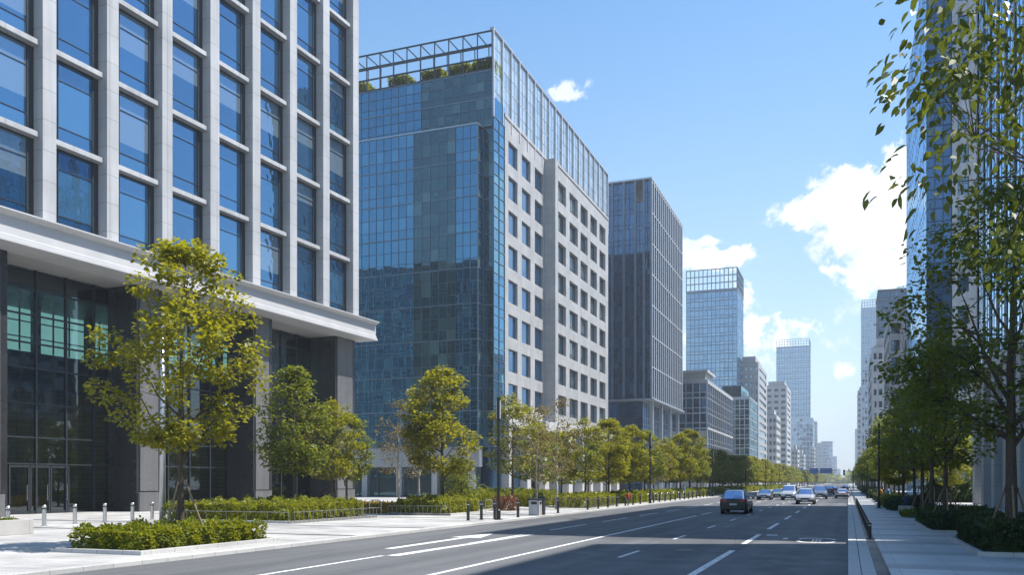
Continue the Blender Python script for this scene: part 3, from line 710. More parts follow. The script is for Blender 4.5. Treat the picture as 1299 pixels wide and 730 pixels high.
# distant left
for lab, px0, px1, top, Y in (('narrow grey tower right of the tallest blue tower', 1027, 1036, 536, 1150), ('pale slab in the distant haze behind the tree tops', 1037, 1042, 563, 1350),
        ('wide pale tower in the distant haze above the signs', 1042, 1056, 561, 1500), ('short pale tower right of the wide hazy one', 1056, 1061.5, 580, 1750), ('farthest faint tower at the end of the street', 1061, 1066, 596, 2000),
        ('small rounded pale block under the tall blue tower', 1004, 1012, 571, 700), ('low pale block next to the small rounded one', 1012, 1020, 577, 760), ('low grey block at the foot of the hazy towers', 1028, 1033, 568, 850)):
    xk, xf = xat(px0, Y), xat(px1, Y); d = Y/ab(px1)[1]; h = 2.3+(HZ-top)*d/F_PX
    if 'block' in lab: ribbon_tower(lab, xf, xk, Y, Y+25, h, 'L', max(4, int(h/4)), M['white'], M['glass_win'], 4, .5, 'office_block', 1, 2)
    else: curtain_tower(lab, xf, xk, Y, Y+28, h, 'L', 6, 6, max(6, int(h/5)), M['glass_sky'], M['alu'], 0, 'office_tower', .6)

# ------------------------------------------------------------------ right side
# R0: glass over a pale stone base
X0 = 11.6; Y0, Y0e = 46.5, 94.0
b0 = thing('office_building', 'blue glass block over a pale stone base, behind the nearest trees on the right', 'building', (X0, Y0, .12), 0, RG)
L = Y0e-Y0; w = 22
q = MB(); q.box(.2, w, .2, L-.2, 12.3, 49.8); q.build('core', M['dark'], b0)
q = MB(); q.box(0, w, 0, L, 49.8, 50.3); q.build('roof', M['roof'], b0)
curtain(b0, FXn(0,0), 0, L, 12.4, 49.8, 24, 9, (.0,.3), M['glass_sky'], M['alu'], .06, .05, .012)
curtain(b0, FY(0,0), 0, w, 12.4, 49.8, 10, 9, (.0,.3), M['glass_deep'], M['mull_blue'], .07, .12, .012)
curtain(b0, (0, L, 1, 0, 0, 1), 0, w, 12.4, 49.8, 10, 9, (.0,.3), M['glass_deep'], M['mull_blue'], .07, .12, .012)
for k in range(13): q = MB(); u = L*k/12; q.fbox(FXn(0,0), u-.3, u+.3, 12.35, 49.75, .06, .11); q.build('pier', M['stone3'], b0)
q = MB(); q.box(-.6, w, -.2, L+.2, 11.4, 12.3); q.build('stone_band', M['white'], b0, False, .03)
q = MB(); q.box(3.2, w, 1, L-1, 0, 11.4); q.build('stone_base', M['stone3'], b0)
for k in range(9):
    q = MB(); u = .2+k*5.9; q.box(-.3, .9, u, u+1.5, 0, 11.39); q.build('column', M['white'], b0, False, .03)
for k in range(8):
    u = 2.1+k*5.9
    if k % 2: windows(b0, FXn(3.2,0), [(u,u+3.4)], [(.1,9.5)], .03, M['glass_teal'], M['mull'], (.5,), (.35,.7), .1)
    else:
        q = MB(); q.box(2.0, 3.19, u-.1, u+3.5, 0, 9.8); q.build('stone_panel', M['white'], b0, False, .03)
# Rm: unseen block, sized and cut short to shade the pavement, not the overhanging tree
b, w, L = curtain_tower('lower glass block beside the nearest right pavement, outside the picture', 11.8, 34, 25, 39.5, 37, 'R', 8, 8, 8, M['glass_blue'], M['mull'], 0, 'office_building', .1)
# R1: tall tower, blue street face, grey glass and a stone strip towards us
X1, Y1 = 11.8, 155.0
b1r = thing('office_tower', 'tall slender tower with a stone strip of square windows beside grey glass, right side', 'building', (X1, Y1, .12), 0, RG)
L, w, h, nf = 51.0, 8.4+14, 87.0, 17
xm = xat(1207, Y1)-X1; xw0, xw1 = xat(1214.5, Y1)-X1, xat(1228.5, Y1)-X1; xe = xat(1241, Y1)-X1
q = MB(); q.box(.3, w, .3, L, 0, h-.1); q.build('core', M['dark'], b1r)
q = MB(); q.box(0, w, 0, L, h-.1, h+.4); q.build('roof', M['roof'], b1r)
curtain(b1r, FXn(0,0), 0, L, 0, h-.2, 16, nf, (.0,.3), M['glass_sky'], M['alu'], .08, .04, .01)
curtain(b1r, FY(0,0), 0, xm, 0, h-.2, 3, nf, (.0,.3,.6), M['glass_dark'], M['mull'], .1, .15, .008)
df = h/nf; rz_ = [(i*df+df*.3, i*df+df*.86) for i in range(nf)]
q = MB(); wall_with_openings(q, FY(0,-.1), xm+.05, xe+8, 0, h+.5, [(xw0, xw1), (xe+2.0, xe+4.2)], rz_, -.38, .4); q.build('stone_strip', M['stone'], b1r, False, .02)
windows(b1r, FY(0,-.1), [(xw0, xw1), (xe+2.0, xe+4.2)], rz_, .1, M['glass_win'], M['mull'], (.5,), (.3,.65), .1)
# R2 and beyond
ribbon_tower('pale stone block with wide square windows, beyond the tall right tower', xat(1127.5,232), xat(1180,232), 232, 262, 42.5, 'R', 8, M['stone3'], M['glass_win'], 8, .62, 'office_block', 4, 3)
ribbon_tower('narrow pale stone block stepping up behind the square windowed block', xat(1106,325), xat(1128,325), 325, 380, 48.5, 'R', 10, M['stone3'], M['glass_win'], 6, .5, 'office_block', 1, 3)
curtain_tower('dark blue glass tower rising behind the stepped stone blocks', xat(1114,450), xat(1155,450), 450, 480, 92.5, 'R', 8, 6, 20, M['glass_navy'], M['mull'], 0, 'office_tower', .3)
curtain_tower('light blue banded glass tower at the left edge of the right side cluster', xat(1093.5,600), xat(1114,600), 600, 640, 118, 'R', 6, 8, 28, M['glass_sky'], M['alu'], 6, 'office_tower', .6)
ribbon_tower('slim grey block low at the left end of the right side', xat(1088,820), xat(1096,820), 820, 860, 82, 'R', 16, M['stone2'], M['glass_win'], 6, .5, 'office_tower', 1, 2)
curtain_tower('faint hazy block farthest along the right side', xat(1085,1250), xat(1091,1250), 1250, 1300, 72, 'R', 3, 5, 12, M['glass_sky'], M['alu'], 0, 'office_block', .6)
#END_BUILDINGS

# ------------------------------------------------------------------ vegetation
def np_mesh(name, V, quads, mats, mi=None):
    me = bpy.data.meshes.new(name); n = len(quads); k = quads.shape[1]
    me.vertices.add(len(V)); me.vertices.foreach_set('co', np.asarray(V, np.float32).ravel())
    me.loops.add(n*k); me.loops.foreach_set('vertex_index', np.asarray(quads, np.int32).ravel())
    me.polygons.add(n); me.polygons.foreach_set('loop_start', np.arange(0, n*k, k, dtype=np.int32))
    if mi is not None: me.polygons.foreach_set('material_index', np.asarray(mi, np.int32))
    for m in mats: me.materials.append(m)
    me.update(calc_edges=True); return me
def leaf_quads(P, D, L, W, rng, fine=False):
    """one bent leaf per point P, pointing along D"""
    n = len(P); D = D/np.linalg.norm(D, axis=1, keepdims=True)
    N = rng.normal(0, .45, (n,3)); N[:,2] += 1.0
    S_ = np.cross(D, N); S_ /= np.linalg.norm(S_, axis=1, keepdims=True)+1e-9
    N = np.cross(S_, D); L = L*rng.uniform(.7, 1.25, (n,1)); W = W*rng.uniform(.8, 1.2, (n,1))
    if not fine:
        V = np.stack([P, P+D*L*.5+S_*W+N*L*.06, P+D*L-N*L*.12, P+D*L*.5-S_*W+N*L*.06], 1).reshape(-1,3)
        return V, np.arange(4*n).reshape(n,4)
    V = np.stack([P, P+D*L*.3+S_*W*.9+N*L*.06, P+D*L*.65+S_*W*.8+N*L*.02, P+D*L-N*L*.14, P+D*L*.65-S_*W*.8+N*L*.02, P+D*L*.3-S_*W*.9+N*L*.06], 1).reshape(-1,3)
    return V, np.arange(6*n).reshape(n,6)

def tree_meshes(seed, h, rad, clear, nclump, nleaf, leaf=.2, trunk=.16, limbs=9, sig=.36, leafm='leaf_gold', bark='bark', fine=False, droop=.2, wl=.3, fork=False, low=.0, squash=1.0):
    rg = random.Random(seed); rng = np.random.default_rng(seed)
    tb = MB(); zc, rz = (clear+h)/2+low, (h-clear)/2
    def prof(z):                                       # egg shaped crown: radius at height z
        t = max(-1, min(1, (z-zc)/rz)); return rad*math.sqrt(max(0, 1-t*t))*(1.0-.22*t)
    top = clear+(h-clear)*.9
    pts = []; nseg = 9; wx, wy = rg.uniform(-.25,.25), rg.uniform(-.25,.25)
    for i in range(nseg+1):
        t = i/nseg; pts.append(Vector((wx*math.sin(t*5)*t*.9+rg.uniform(-.05,.05)*t, wy*math.sin(t*4+1)*t*.9+rg.uniform(-.05,.05)*t, top*t)))
    rr = [trunk*(1.35 if i == 0 else 1.0)*max(.09, 1-.95*(pts[i].z/top)**1.1) for i in range(nseg+1)]
    tb.tube([(0,0,-.1)]+pts, [trunk*1.6]+rr, 9)
    def on_trunk(z):
        for i in range(nseg):
            if pts[i+1].z >= z: f = (z-pts[i].z)/(pts[i+1].z-pts[i].z); return pts[i].lerp(pts[i+1], f), rr[i]*(1-f)+rr[i+1]*f
        return pts[-1], rr[-1]
    nodes = [(p, rr[i]) for i, p in enumerate(pts) if p.z > clear*1.2]
    for i in range(limbs):
        z0 = clear*.92+(h-clear)*.62*(i/limbs)**1.15; az = i*2.4+rg.uniform(-.5,.5)
        o, r0 = on_trunk(z0); r0 = max(.02, r0*.62); ze = min(h*.96, z0+(h-clear)*rg.uniform(.28,.48)); rr_ = prof(ze)*rg.uniform(.62,.88)
        e = Vector((math.cos(az)*rr_, math.sin(az)*rr_, ze)); ps = []
        for k in range(6):
            t = k/5; q = o.lerp(e, t); q.z -= .22*(ze-z0)*math.sin(t*math.pi)*(.6 if not fork else .2); q += Vector((rg.uniform(-1,1), rg.uniform(-1,1), rg.uniform(-1,1)))*.07*(t>0)*rad*.35
            ps.append(q)
        rs = [r0*(1-.85*k/5) for k in range(6)]; tb.tube(ps, rs, 6, 0, False)
        nodes += [(ps[k], rs[k]) for k in range(1, 6)]
    npos = np.array([list(p) for p, r in nodes]); C = []
    tries = 0
    while len(C) < nclump and tries < nclump*30:
        tries += 1
        z = rg.uniform(clear+.04*(h-clear), h); R_ = prof(z); a = rg.uniform(0, 2*math.pi); f = rg.random()**.42
        p = np.array([math.cos(a)*R_*f, math.sin(a)*R_*f, z])
        # uneven outline: some sectors of the crown stay thin
        if math.sin(a*3+seed)+math.sin(z*1.7+seed*2.1)+.6*math.sin(a*5-z*2.3) < -1.0 and rg.random() < .8: continue
        C.append(p)
    C = np.array(C)
    for p in C:
        d = np.linalg.norm((npos-p)*np.array([1,1,.8]), axis=1)+np.maximum(0, npos[:,2]-p[2])*.8
        j = int(np.argmin(d)); a = Vector(npos[j]); b = Vector(p); mid = a.lerp(b, .5)+Vector((rg.uniform(-.12,.12), rg.uniform(-.12,.12), rg.uniform(-.02,.15)))
        r = min(.028, nodes[j][1]*.7)*(trunk/.16); tb.tube([a, mid, b], [r, r*.65, r*.25], 4, 0, False)
    tm = tb.mesh('trunk', M[bark], True)
    sc = rng.uniform(.6, 1.3, len(C)); cnt = np.maximum(3, (nleaf/len(C)*sc**2).astype(int))
    idx = np.repeat(np.arange(len(C)), cnt); off = rng.normal(0, 1, (len(idx),3)); off *= np.minimum(1, 1.75/(np.linalg.norm(off, axis=1, keepdims=True)+1e-6)); off = off*np.array([sig, sig, sig*.62*squash])*sc[idx][:,None]
    P = C[idx]+off
    D = off/(np.linalg.norm(off, axis=1, keepdims=True)+1e-6)+rng.normal(0,.55,(len(idx),3)); D[:,2] = D[:,2]*.5-droop
    V, Q = leaf_quads(P, D, leaf, leaf*wl, rng, fine)
    cm = np_mesh('crown', V, Q, [M[leafm]])
    return tm, cm
def tree(name, label, meshes, loc, rz=0, sc=1.0, group=None):
    t = thing(name, label, 'tree', loc, rz, group); t.scale = (sc,)*3 if not hasattr(sc,'__len__') else sc
    link('trunk', meshes[0], t); link('crown', meshes[1], t); return t
def braces(loc, h, label):
    t = thing('tree_brace', label, 'tree stakes', loc, 0, 'wooden stakes bracing the young trees')
    for k in range(3):
        a = 2.1*k+.5; q = MB(); q.tube([(math.cos(a)*.95, math.sin(a)*.95, -.05), (math.cos(a)*.14, math.sin(a)*.14, h)], .035, 6); q.build('pole', M['wood'], t)
    q = MB(); q.tube([(math.cos(a)*.2, math.sin(a)*.2, h*.93) for a in [x*.6 for x in range(11)]], .02, 5); q.build('strap', M['dark'], t)

GL, GR = 'street trees along the left kerb', 'street trees along the right pavement'
T1 = tree_meshes(7, 10.3, 2.65, 3.3, 130, 10500, .165, .12, 11, .26, 'leaf_gold', fine=True, wl=.38)
tree('street_tree', 'airy yellow green tree in the low planter at the left kerb, nearest on that side', T1, (-21.2, 23.8, .12), .6)
braces((-21.2, 23.8, .12), 2.2, 'three thin wooden stakes round the trunk of the nearest left tree')
TA = [tree_meshes(11, 9.6, 2.6, 2.5, 120, 9500, .235, .14, 9, .29, 'leaf_gold', wl=.36), tree_meshes(12, 9.2, 2.4, 2.4, 95, 6500, .235, .13, 9, .29, 'leaf_green', wl=.36),
      tree_meshes(13, 9.4, 2.5, 2.8, 75, 4200, .23, .13, 8, .27, 'leaf_gold', wl=.36), tree_meshes(14, 9.0, 2.2, 2.6, 42, 1200, .22, .11, 8, .28, 'leaf_brown', 'bark_pale')]
TF = [tree_meshes(21, 8.6, 2.9, 2.2, 60, 2400, .4, .13, 7, .34, 'leaf_gold', wl=.4), tree_meshes(22, 8.4, 2.7, 2.2, 60, 2300, .4, .13, 7, .34, 'leaf_gold', wl=.4), tree_meshes(23, 8.8, 3.0, 2.4, 60, 2200, .4, .13, 7, .34, 'leaf_green', wl=.4)]
TD = [tree_meshes(41, 9.6, 2.35, 3.3, 70, 3000, .25, .15, 9, .28, 'leaf_dark', wl=.35), tree_meshes(42, 10.2, 2.4, 3.5, 66, 2800, .25, .14, 9, .28, 'leaf_green', wl=.35)]
TDF = [tree_meshes(51, 9.0, 2.6, 2.6, 52, 1900, .38, .14, 7, .36, 'leaf_dark', wl=.4), tree_meshes(52, 9.4, 2.5, 2.8, 52, 1900, .38, .14, 7, .36, 'leaf_green', wl=.4)]

TB = tree_meshes(61, 9.0, 2.25, 2.6, 95, 6000, .2, .13, 9, .29, 'leaf_green', fine=True, wl=.38)
tree('street_tree', 'green tree standing in the large railed hedge in front of the colonnade', TB, (-31.2, 44.6, .12), 0)
tree('street_tree', 'smaller thin tree behind the railed hedge, right of the green one', TA[2], (-32.6, 51.0, .12), 1.0, .82)
tree('street_tree', 'dull green tree close to the end column of the stone grid building', TA[1], (-35.5, 57.5, .12), 2.2, .8)
tree('street_tree', 'nearly bare pale trunked tree in front of the shop windows', TA[3], (-33.2, 61.5, .12), .3, .95)
tree('street_tree', 'nearly bare pale trunked tree just left of the lush yellow tree', TA[3], (-33.0, 64.6, .12), 2.0, 1.05)
tree('street_tree', 'lush full yellow green tree in the bed before the blue glass corner', TA[0], (-25.9, 54.2, .12), 0, 1.03)
tree('street_tree', 'tall loose tree right of the first lamp post', TA[2], (-26.9, 70.2, .12), 2.4, 1.02)
tree('street_tree', 'thin brown leaved tree at the grey litter bin', TA[3], (-19.4, 55.2, .12), 1.2, .8)
TS = tree_meshes(71, 3.9, 1.35, .9, 45, 2200, .2, .06, 7, .3, 'leaf_green')
tree('street_tree', 'small bushy young tree behind the clipped hedge left of the first lamp post', TS, (-27.6, 61.2, .12), 0)
ORD = 'first second third fourth fifth sixth seventh eighth ninth tenth eleventh twelfth thirteenth fourteenth fifteenth sixteenth seventeenth eighteenth nineteenth twentieth'.split()
rg = random.Random(77)
y = 66.0; i = 0
while y < 900:
    far = y > 150; pool = (TA if not far else TF)
    k = [3,2,0,0,1,3,2,0,0,1][i % 10] if not far else rg.choice([0,0,1,1,2])
    s = rg.uniform(.8,.98) if not far else rg.uniform(.82, 1.02)
    kind = ['full yellow green', 'bushy green', 'loose yellow green', 'thin brown leaved'][k] if not far else ['yellow green', 'rounded yellow green', 'green'][k]
    lab = f'{kind} tree, {ORD[i]} of the kerb row beyond the first lamp post' if i < 20 else 'small hazy tree far down the left kerb row'
    tree('street_tree', lab, pool[k % len(pool)], (-21.4+rg.uniform(-.4,.4), y, .12), rg.uniform(0,6), (s,s,s*rg.uniform(.92,1.05)), GL)
    y += 7.6 if not far else 8.6; i += 1
y = 84.0; i = 0
while y < 420:
    k = rg.choice([0,1,1,2]); s = rg.uniform(.8,.95)
    lab = f'{["yellow green","rounded yellow green","green"][k]} tree, {ORD[i]} of the back row before the left buildings' if i < 20 else 'small tree far down the back row on the left'
    tree('street_tree', lab, TF[k], (-30+rg.uniform(-1,1), y, .12), rg.uniform(0,6), s, 'back row of trees before the left buildings')
    y += rg.uniform(9,12); i += 1

# right side: the overhanging tree close by, then the row
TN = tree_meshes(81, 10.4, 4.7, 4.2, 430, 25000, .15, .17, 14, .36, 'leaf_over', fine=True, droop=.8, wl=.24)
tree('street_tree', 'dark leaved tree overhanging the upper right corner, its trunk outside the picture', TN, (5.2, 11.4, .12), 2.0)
TC = tree_meshes(82, 11.6, 3.5, 3.5, 190, 9500, .19, .2, 12, .36, 'leaf_green', fine=True, wl=.33, fork=True)
tree('street_tree', 'dark forked tree with thick trunk in the nearest right hedge bed', TC, (4.85, 31.6, .12), .8)
braces((4.85, 31.6, .12), 2.1, 'wooden stakes round the thick forked trunk at the right edge')
spots = [(4.1, 43.2), (4.3, 51.8), (4.4, 61.0)] + [(4.4, 70+9.2*i) for i in range(60)]
for i, (x, y) in enumerate(spots):
    far = y > 120; pool = TD if not far else TDF
    lit = i in (5, 6)  # these get yellower leaves, sunlight put into the leaf colour
    me = TA[0] if lit else pool[i % 2]; s = rg.uniform(.88, 1.0) if not lit else .72
    d = 'bright yellow green' if lit else ('dark leaved' if i % 2 == 0 else 'green')
    lab = f'{d} tree, {ORD[i+1]} of the right pavement row' if i < 19 else 'small dim tree far down the right pavement row'
    tree('street_tree', lab, me, (x+rg.uniform(-.2,.2), y, .12), rg.uniform(0,6), s, GR)
    if i < 3: braces((x, y, .12), 1.9, f'wooden stakes round the {ORD[i+1]} tree of the right row')
for i, (x, y, s) in enumerate(((9.6, 97.5, .62), (10.5, 104, .9), (8.6, 112, .95), (14, 118, 1.0), (10, 126, .9), (16,112,1.0))):
    tree('street_tree', ['small sunlit tree with pale trunk at the corner of the stone base', 'dark tree in the gap behind the stone base', 'dark tree nearer the pavement in the gap behind the stone base', 'dark tree deep in the gap before the tall right tower', 'dark tree at the foot of the tall right tower', 'dark tree farthest right in the gap behind the stone base'][i],
         TA[2] if i == 0 else TDF[i % 2], (x, y, .12), i*1.3, s)

def hedge_mesh(seed, x0, x1, y0, y1, h, leafm, leaf=.1, dens=230, lumps=True, core=.12):
    rng = np.random.default_rng(seed); A = (x1-x0)*(y1-y0)+2*h*((x1-x0)+(y1-y0)); n = int(A*dens)
    w, l = x1-x0, y1-y0
    P = []; D = []
    def bumpf(x, y): return 1+.13*np.sin(x*3.1+seed)*np.sin(y*2.7+seed*1.7)+.1*np.sin(x*6.3+y*5.1)+.07*np.sin(y*9.1-x*4)
    a_top, a_s = w*l, h*(w+l)
    nt = int(n*a_top/(a_top+2*a_s)*1.2); ns = n-int(nt*.6)
    tx, ty = rng.uniform(0,w,nt), rng.uniform(0,l,nt); edge = np.minimum(np.minimum(tx, w-tx), np.minimum(ty, l-ty))
    tz = h*bumpf(tx,ty)*np.minimum(1, .8+.9*edge/max(h,.3))-np.abs(rng.normal(0,.06,nt)); up = rng.random(nt) < .06; tz += up*rng.uniform(0,.16,nt)
    P.append(np.stack([tx,ty,tz],1)); d = rng.normal(0,.6,(nt,3)); d[:,2] = np.abs(d[:,2])+.5; D.append(d)
    t = rng.uniform(0, 2*(w+l), ns); zz = h*rng.random(ns)**.8*.97; o = np.abs(rng.normal(0,.05,ns))-.04
    sx = np.where(t < w, t, np.where(t < w+l, w, np.where(t < 2*w+l, 2*w+l-t, 0))); sy = np.where(t < w, 0, np.where(t < w+l, t-w, np.where(t < 2*w+l, l, 2*(w+l)-t)))
    nx = np.where((t>=w)&(t<w+l), 1, np.where(t>=2*w+l, -1, 0)); ny = np.where(t<w, -1, np.where((t>=w+l)&(t<2*w+l), 1, 0))
    bl = .1*np.sin(t*2.9+seed)+.07*np.sin(t*6.7+zz*4)
    P.append(np.stack([sx+nx*(bl-o), sy+ny*(bl-o), zz],1)); d = rng.normal(0,.55,(ns,3)); d[:,0] += nx*.8; d[:,1] += ny*.8; d[:,2] += .35; D.append(d)
    P, D = np.concatenate(P), np.concatenate(D); V, Q = leaf_quads(P+np.array([x0,y0,0]), D, leaf, leaf*.34, rng)
    # inner mass of the shrub so that no daylight passes through
    b = core; nxg, nyg = max(2,int(w/.4)), max(2,int(l/.4)); g = []
    for j in range(nyg+1):
        for i in range(nxg+1):
            gx, gy = b+(w-2*b)*i/nxg, b+(l-2*b)*j/nyg; e = i in (0,nxg) or j in (0,nyg)
            g.append((x0+gx, y0+gy, 0.0 if e else h*float(bumpf(np.array(gx),np.array(gy)))*.86))
    ring = []
    base = len(V); q = []
    for j in range(nyg):
        for i in range(nxg):
            a = base+j*(nxg+1)+i; q.append((a, a+1, a+nxg+2, a+nxg+1))
    V = np.concatenate([V, np.array(g)]); Q = np.concatenate([Q, np.array(q)])
    return np_mesh('hedge', V, Q, [M[leafm]])
def hedge(label, seed, x0, x1, y0, y1, h, leafm='leaf_hedge', leaf=.1, dens=230, name='hedge', group=None, z=.16, cat='hedge'):
    o = link(name, hedge_mesh(seed, -(x1-x0)/2, (x1-x0)/2, -(y1-y0)/2, (y1-y0)/2, h, leafm, leaf, dens), None, 0, ((x0+x1)/2, (y0+y1)/2, z))
    return tag(o, label, cat, group)
def bed(label, x0, x1, y0, y1, hh=.13, stones=True):
    t = thing('planter_bed', label, 'planter bed', ((x0+x1)/2, (y0+y1)/2, .12), 0, 'planter beds set in the paving')
    w, l = (x1-x0)/2, (y1-y0)/2; q = MB(); e = .16
    for a in ((-w,w,-l,-l+e), (-w,w,l-e,l), (-w,-w+e,-l+e,l-e), (w-e,w,-l+e,l-e)): q.box(a[0],a[1],a[2],a[3],-.05,hh)
    q.build('edging', M['kerb'], t, False, .01)
    q = MB(); q.box(-w+e,w-e,-l+e,l-e,-.05,hh-.05); q.build('soil', M['soil'], t); return t
bed('low kerbstone planter at the left kerb holding the nearest left tree', -22.9, -19.5, 20.2, 27.0)
hedge('bright shaggy low shrub bed round the nearest left tree', 1, -22.5, -20.0, 20.6, 26.0, .62, 'leaf_hedge', .135, 300, z=.2)
hedge('small separate shrub clump at the right end of the nearest left bed', 2, -20.9, -20.0, 26.1, 26.8, .55, 'leaf_hedge', .125, 300, z=.2)
bed('large railed planter bed in front of the colonnade', -35.0, -27.0, 38.3, 47.2)
hedge('large two tone green hedge behind the low steel rail', 3, -34.4, -27.8, 39.0, 46.7, .95, 'leaf_hedge', .14, 190, z=.2)
hedge('bushy pale green shrub at the left end of the railed hedge', 33, -35.6, -34.5, 38.6, 40.0, .95, 'leaf_green', .15, 190, z=.14)
bed('planter bed under the lush yellow tree', -28.4, -23.9, 51.2, 57.2)
hedge('clipped hedge with grey rail under the lush yellow tree', 4, -28.0, -24.3, 51.6, 56.8, .95, 'leaf_hedge', .15, 170, z=.2)
hedge('bed of yellow flowers right of the railed hedge', 5, -34, -29.4, 53.2, 57.4, .55, 'flower_gold', .15, 150, 'flower_bed', None, .14, 'flower bed')
hedge('clipped rounded hedge left of the first lamp post', 6, -30.5, -27.2, 63.5, 67.5, 1.25, 'leaf_hedge', .16, 150, z=.12)
hedge('clipped hedge right behind the first lamp post', 7, -29, -25.4, 72, 79, 1.2, 'leaf_hedge', .16, 130, z=.12)
hedge('loose reddish shrub behind the first lamp post', 8, -25.0, -23.6, 61.2, 62.8, .95, 'leaf_red', .15, 150, 'shrub', None, .12, 'shrub')
hedge('low green bush against the stone pilasters', 81, -36, -31, 82, 88, 1.2, 'leaf_green', .18, 100, 'hedge', None, .12)
y = 70.5; i = 0
while y < 330:
    hedge(f'clipped hedge under the left kerb trees, {ORD[i]} beyond the first lamp post' if i < 20 else 'low hedge far down the left kerb', 100+i, -23.2, -20.3, y, y+9.5, 1.0, 'leaf_hedge', .17 if y < 150 else .32, 120 if y < 150 else 34, 'hedge', 'hedges under the left kerb trees', .12)
    y += 15.5; i += 1
bed('wide kerbstone bed round the thick forked tree, lower right', 3.55, 7.4, 28.8, 37.2)
hedge('dark shaggy hedge round the thick forked tree, lower right', 9, 3.95, 7.1, 29.3, 36.8, .78, 'leaf_hedge_dark', .115, 330, z=.2)
bed('kerbstone bed round the second right tree', 3.2, 6.5, 41.0, 50.3)
hedge('dark hedge round the second right tree', 10, 3.5, 6.2, 41.4, 49.9, .74, 'leaf_hedge_dark', .12, 260, z=.2)
hedge('low sparse plants round the fourth right tree', 11, 3.3, 5.6, 58.5, 62.2, .3, 'leaf_hedge', .13, 150, 'hedge', None, .14)
y = 72.0; i = 0
while y < 300:
    hedge(f'low dark hedge under the right pavement trees, {ORD[i]} beyond the seated person' if i != 1 else 'low yellow green hedge behind the right lamp post', 150+i, 3.0, 5.4, y, y+6.5, .8, 'leaf_hedge_dark' if i != 1 else 'leaf_hedge', .15 if y < 120 else .3, 150 if y < 120 else 36, 'hedge', 'hedges under the right pavement trees', .12)
    y += 9.4 if i < 4 else 13; i += 1
hedge('tall dark hedge in the gap behind the stone base', 12, 8.2, 17, 103, 107, 2.0, 'leaf_hedge_dark', .24, 70, 'hedge', None, .12)
hedge('dark round shrub beside the seated person', 13, 4.75, 5.8, 69.4, 70.8, 1.2, 'leaf_hedge_dark', .14, 220, 'shrub', None, .12, 'shrub')
for i, x in enumerate((-31, -24, -17, -11.5, -7.2, -3.4)):
    hedge(['leftmost leafy shrub on the glass building roof, inside the steel lattice', 'second leafy shrub from the left on the roof', 'third leafy shrub from the left on the roof', 'leafy roof shrub left of the middle of the lattice corner', 'leafy roof shrub next to the lattice corner', 'leafy roof shrub right at the lattice corner'][i],
          200+i, X2+x, X2+x+3.0, 113+ya+.6, 113+ya+3.4, 1.9, 'leaf_green', .36, 60, 'roof_shrub', 'shrubs on the roof of the glass building', Zr+.12, 'shrub')
rng = np.random.default_rng(9); n = 9000
P = np.stack([rng.uniform(-75, 40, n), rng.uniform(1150, 1330, n), np.zeros(n)], 1); P[:,2] = rng.random(n)**.7*(11+5*np.sin(P[:,0]*.19)+3*np.sin(P[:,0]*.53+1)+2*np.sin(P[:,1]*.2))
V, Q = leaf_quads(P, rng.normal(0,1,(n,3)), 3.4, 1.5, rng); o = link('distant_wood', np_mesh('distant_wood', V, Q, [M['leaf_dark']])); o['kind'] = 'stuff'
# stone trough at the left edge
t = thing('stone_planter', 'long grey stone planter box cut by the left picture edge', 'planter', (-32.9, 23.4, .12))
q = MB()
for a in ((-1.1,1.1,-3.6,-3.4), (-1.1,1.1,3.4,3.6), (-1.1,-.9,-3.4,3.4), (.9,1.1,-3.4,3.4)): q.box(*a, 0, .62)
q.build('box', M['concrete'], t, False, .015); q = MB(); q.box(-.9,.9,-3.4,3.4,0,.5); q.build('soil', M['soil'], t)
hedge('low green ground plants growing in the long stone planter', 14, -33.7, -32.1, 20.2, 26.6, .14, 'leaf_hedge', .1, 160, 'hedge', None, .62)

# ------------------------------------------------------------------ street furniture
def lamp(label, loc, h=7.0, group='lamp posts along the street'):
    t = thing('lamp_post', label, 'lamp post', loc, 0, group)
    q = MB(); q.tube([(0,0,0),(0,0,.05),(0,0,.06),(0,0,.55),(0,0,.6)], [.24,.24,.13,.13,.09], 12); q.build('base', M['black'], t)
    q = MB(); q.tube([(0,0,.6),(0,0,h-1.3)], [.085,.07], 10); q.build('pole', M['black'], t)
    q = MB(); q.tube([(0,0,h-1.3),(0,0,h-.02)], [.1,.1], 12); q.tube([(0,0,h-.02),(0,0,h+.05)], [.12,.11], 12); q.build('lamp_head', M['black'], t)
    q = MB(); q.box(.095, .115, -.04, .04, h-1.2, h-.15); q.box(-.115, -.095, -.04, .04, h-1.2, h-.15); q.build('lens', M['lamp_lens'], t); return t
L0 = lamp('black lamp post at the left kerb, nearest to the camera', (-18.72, 46.6, .12))
for i, y in enumerate((88, 132, 177, 222, 267)):
    dup(L0, (-18.75, y, .12), 0, f'black lamp post at the left kerb, {ORD[i+1]} from the camera')
for i, y in enumerate((78.6, 124, 170)):
    dup(L0, (2.4, y, .12), 0, ['black lamp post on the right pavement, nearest of that side', 'second black lamp post on the right pavement', 'third black lamp post on the right pavement, small and far'][i])
t = thing('steel_pole', 'tall plain steel pole behind the nearest left tree', 'pole', (-35.9, 38.8, .12))
q = MB(); q.tube([(0,0,.04),(0,0,11.4)], [.17,.12], 14); q.build('shaft', M['alu'], t, True); q = MB(); q.tube([(0,0,0),(0,0,.045)], .3, 16); q.build('base_plate', M['alu'], t)
q = MB(); q.tube([(0,0,11.4),(0,0,11.55)], [.14,.05], 12); q.build('cap', M['alu'], t)
